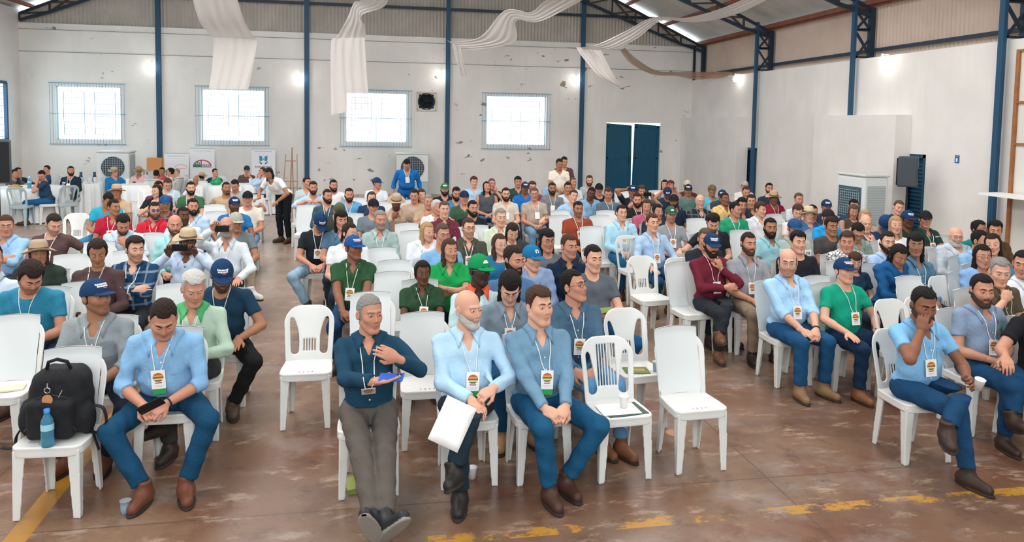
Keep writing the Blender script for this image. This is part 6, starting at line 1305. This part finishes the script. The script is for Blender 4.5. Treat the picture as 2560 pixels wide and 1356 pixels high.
# ---- banners
def banner(x, y, w_, h_, lab, logo, ang=0):
    t = empty('roll_up_banner', (x, y, 0), RD(ang), lab, 'banner', 'roll up banners'); MB().box((-w_/2, -.004, .09), (w_/2, 0, h_)).obj('banner_sheet', mat('f1f2f6', rough=.5), t)
    b = MB().box((-w_/2-.02, -.08, 0), (w_/2+.02, .08, .09)).obj('banner_base', mat('b5babd', rough=.3, metal=.6), t); MB().box((-w_/2, -.012, h_-.02), (w_/2, .008, h_+.01)).obj('top_rail', mat('c5cacd', rough=.3, metal=.5), t)
    l = MB(); n_ = 14
    for i in range(n_): a = -w_*.36+i*w_*.72/n_; l.box((a, -.007, h_-.09), (a+w_*.035, -.0045, h_-.075))
    l.obj('banner_text', mat('a5adb8'), t)
    def arc(a0, a1, r0, r1, cx, cz, sx, mi, m_): m_.grid([[(cx+r*cos(a)*sx, -.0065, cz+r*sin(a)) for r in (r0, r1)] for a in np.linspace(a0, a1, 24)], mi)
    L_ = MB()
    if logo == 'arch': arc(.15, pi-.15, .17, .205, 0, 1.02, 1.28, 0, L_); L_.box((-.26, -.007, 1.0), (.26, -.005, 1.02), 1); L_.box((-.26, -.007, 1.02), (-.05, -.005, 1.09), 2); L_.box((-.045, -.007, 1.02), (-.02, -.005, 1.2), 1); [L_.box((-.0+.05*i, -.007, 1.04), (.035+.05*i, -.005, 1.085), 0) for i in range(5)]; [L_.box((-.2+.05*i, -.007, 1.1), (-.17+.05*i, -.005, 1.15), 2) for i in range(3)]; L_.obj('banner_logo', [mat('c65b62'), mat('3c5268'), mat('3a8f6c')], t)
    elif logo == 'shield':
        for s in (-1, 1): L_.grid([[(s*.03, -.007, 1.33), (s*.115, -.007, 1.36)], [(s*.03, -.007, 1.22), (s*.115, -.007, 1.23)], [(s*.03, -.007, 1.2), (s*.10, -.007, 1.19)]], 0); L_.grid([[(s*.12, -.007, 1.19), (s*.12, -.007, 1.16)], [(s*.04, -.007, 1.13), (s*.05, -.007, 1.09)]], 1)
        arc(0, 2*pi, 0, .025, 0, 1.25, .8, 2, L_); L_.obj('banner_logo', [mat('3f95b8'), mat('2e4f62'), mat('54c0d8')], t)
        l = MB(); [l.box((-.24+.037*i, -.007, 1.0), (-.215+.037*i, -.005, 1.035+.01*(i % 3 == 0))) for i in range(13)]; l.obj('banner_name', mat('6f8796'), t)
    else: arc(.3, pi-.3, .10, .115, .12, .98, 1.6, 0, L_); L_.box((-.02, -.007, .97), (.26, -.005, .985), 0); L_.obj('banner_logo', [mat('dfa6a6')], t)
banner(-5.72, 22.75, .66, 1.42, 'white roll up banner with faint red logo beside blue column', 'faint')
banner(-5.07, 23.0, .68, 1.56, 'white roll up banner with red and green arch logo', 'arch')
banner(-3.35, 23.0, .68, 1.56, 'white roll up banner with blue shield logo', 'shield')
# easel
t = empty('easel', (-2.55, 22.6, 0), 0, 'tall thin wooden easel against the far wall', 'easel'); WD = mat('b98a66', rough=.7)
MB().bar((0, 0, 0), (.06, .12, 1.62), .035).obj('mast', WD, t); MB().bar((-.22, -.06, 0), (-.12, .1, 1.42), .022).obj('leg', WD, t); MB().bar((.22, -.06, 0), (.2, .1, 1.42), .022).obj('leg', WD, t); MB().bar((.05, .55, 0), (.06, .1, 1.4), .022).obj('leg', WD, t)
for z_, a in ((.42, .2), (.62, .2), (1.22, .14)): MB().bar((-a, .03+z_*.06, z_), (a+.03, .03+z_*.06, z_), .025).obj('crossbar', WD, t)
# loudspeakers
def speaker(loc, rz, lab, stand_h, tilt=0, big=1.):
    s = empty('speaker_stand', (loc[0], loc[1], 0), rz, 'tripod stand under the '+lab, 'stand', 'loudspeaker stands'); MB().tube([(0, 0, .0), (0, 0, stand_h)], .018, 10).obj('pole', mat('1a1c20', rough=.4), s)
    for k_ in range(3): a = k_*2.094; MB().tube([(0, 0, .55), (.42*cos(a), .42*sin(a), .012)], .012, 8).obj('leg', mat('1a1c20', rough=.4), s)
    t = empty('loudspeaker', (loc[0], loc[1], stand_h), rz, lab, 'loudspeaker', 'loudspeakers'); w_, d_, h_ = .19*big, .17*big, .58*big; M_SP = mat('454d54', rough=.5)
    b = MB().add([(-w_, -d_, 0), (w_, -d_, 0), (w_*.62, d_, 0), (-w_*.62, d_, 0), (-w_, -d_, h_), (w_, -d_, h_), (w_*.62, d_, h_), (-w_*.62, d_, h_)], np.array([(0, 3, 2, 1), (4, 5, 6, 7), (0, 1, 5, 4), (1, 2, 6, 5), (2, 3, 7, 6), (3, 0, 4, 7)])).obj('cabinet', M_SP, t); bevel(b, .03, 3)
    bevel(MB().box((-w_*.88, -d_-.018, .03), (w_*.88, -d_+.002, h_-.03)).obj('grille', mat('17191c', rough=.7, bump=.5, bscale=300), t), .012)
    m_ = MB(); m_.tube([(-w_*.95, -.05, h_*.42), (-w_*1.12, 0, h_*.42), (-w_*1.12, 0, h_*.62), (-w_*.95, -.05, h_*.62)], .016, 8); m_.obj('side_handle', mat('121417'), t, smooth=True)
    m_ = MB().box((-.05, d_-.002, h_*.3), (.05, d_+.008, h_*.6)).obj('input_plate', mat('101215'), t); m_ = MB().lathe([(0, 0), (.03, 0), (.03, .004), (0, .004)], 16); m_.V[-1] = m_.V[-1]@roty(pi/2).T+(-w_*.82-.02, -.02, h_*.74); m_.obj('badge', mat('b9a79c', rough=.3, metal=.7), t)
p = bw(2268, 467, 12.3); speaker((p[0], 12.3), -2.3, 'dark loudspeaker in front of the shuttered door', p[2], 0, .98)
p = bw(0, 457, 13.2); speaker((p[0]-.02, 13.2), .2, 'black loudspeaker at the left edge', max(p[2], .8), 0, 1.2)
# sleeve letters and stains that stand as marks
def letter(ch, lab, z, x):
    r = find(lab)
    if r is None: return
    top_ = [o for o in r.children if o.name.startswith(('top', 'shirt'))][0]; V_ = np.array([v.co for v in top_.data.vertices]); 
    m_ = (abs(V_[:, 0]-x) < .05) & (abs(V_[:, 2]-z) < .05); y = V_[m_][:, 1].min()-.012 if m_.any() else -.15
    cu = bpy.data.curves.new('letter', 'FONT'); cu.body = ch; cu.size = .075; cu.align_x = 'CENTER'; cu.extrude = .002; o = bpy.data.objects.new('sleeve_letter', cu); COL.objects.link(o); o.parent = r; o.location = (x, y, z-.02); o.rotation_euler = (pi/2, 0, 0); bpy.context.view_layer.update(); me = bpy.data.meshes.new_from_object(o.evaluated_get(bpy.context.evaluated_depsgraph_get())); bpy.data.objects.remove(o); link('sleeve_letter', me, mat('2c2f33'), r, loc=(x, y, z-.02), rot=(pi/2, 0, 0))
    b = MB().box((x-.045, y+.001, z-.04), (x+.045, y+.004, z+.045)).obj('letter_patch', M_WHITE, r); bevel(b, .01)
for l_, z_, x_ in (('person in aqua polo with a logo', .86, .10), ('person in grey green polo and navy cap', .86, .12), ('person in sage polo bowed, with glasses', .80, .10)): letter('m', l_, z_, x_)
# power cable drop and wires

def pen(d, x, z, c, lab):
    q = d['front'](x, z, .008); o = MB().tube([q+np.array([0, 0, -.02]), q+np.array([.004, -.002, .05])], .0055, 8).obj('pen', mat(c, rough=.3), d['root'], smooth=True); return o
pen(f6, .10, f6['pel'][2]+.31, '1d8a5a', '')
o = MB().lathe([(0, 0), (.062, 0), (.06, .002), (0, .002)], 28).obj('floor_cover', mat('c08a6a', rough=.7)); q = at(1683, 1083); o.location = (q[0], q[1], .001); tag(o, 'small pale round cover plate set in the floor by the covered chair', 'cover plate')
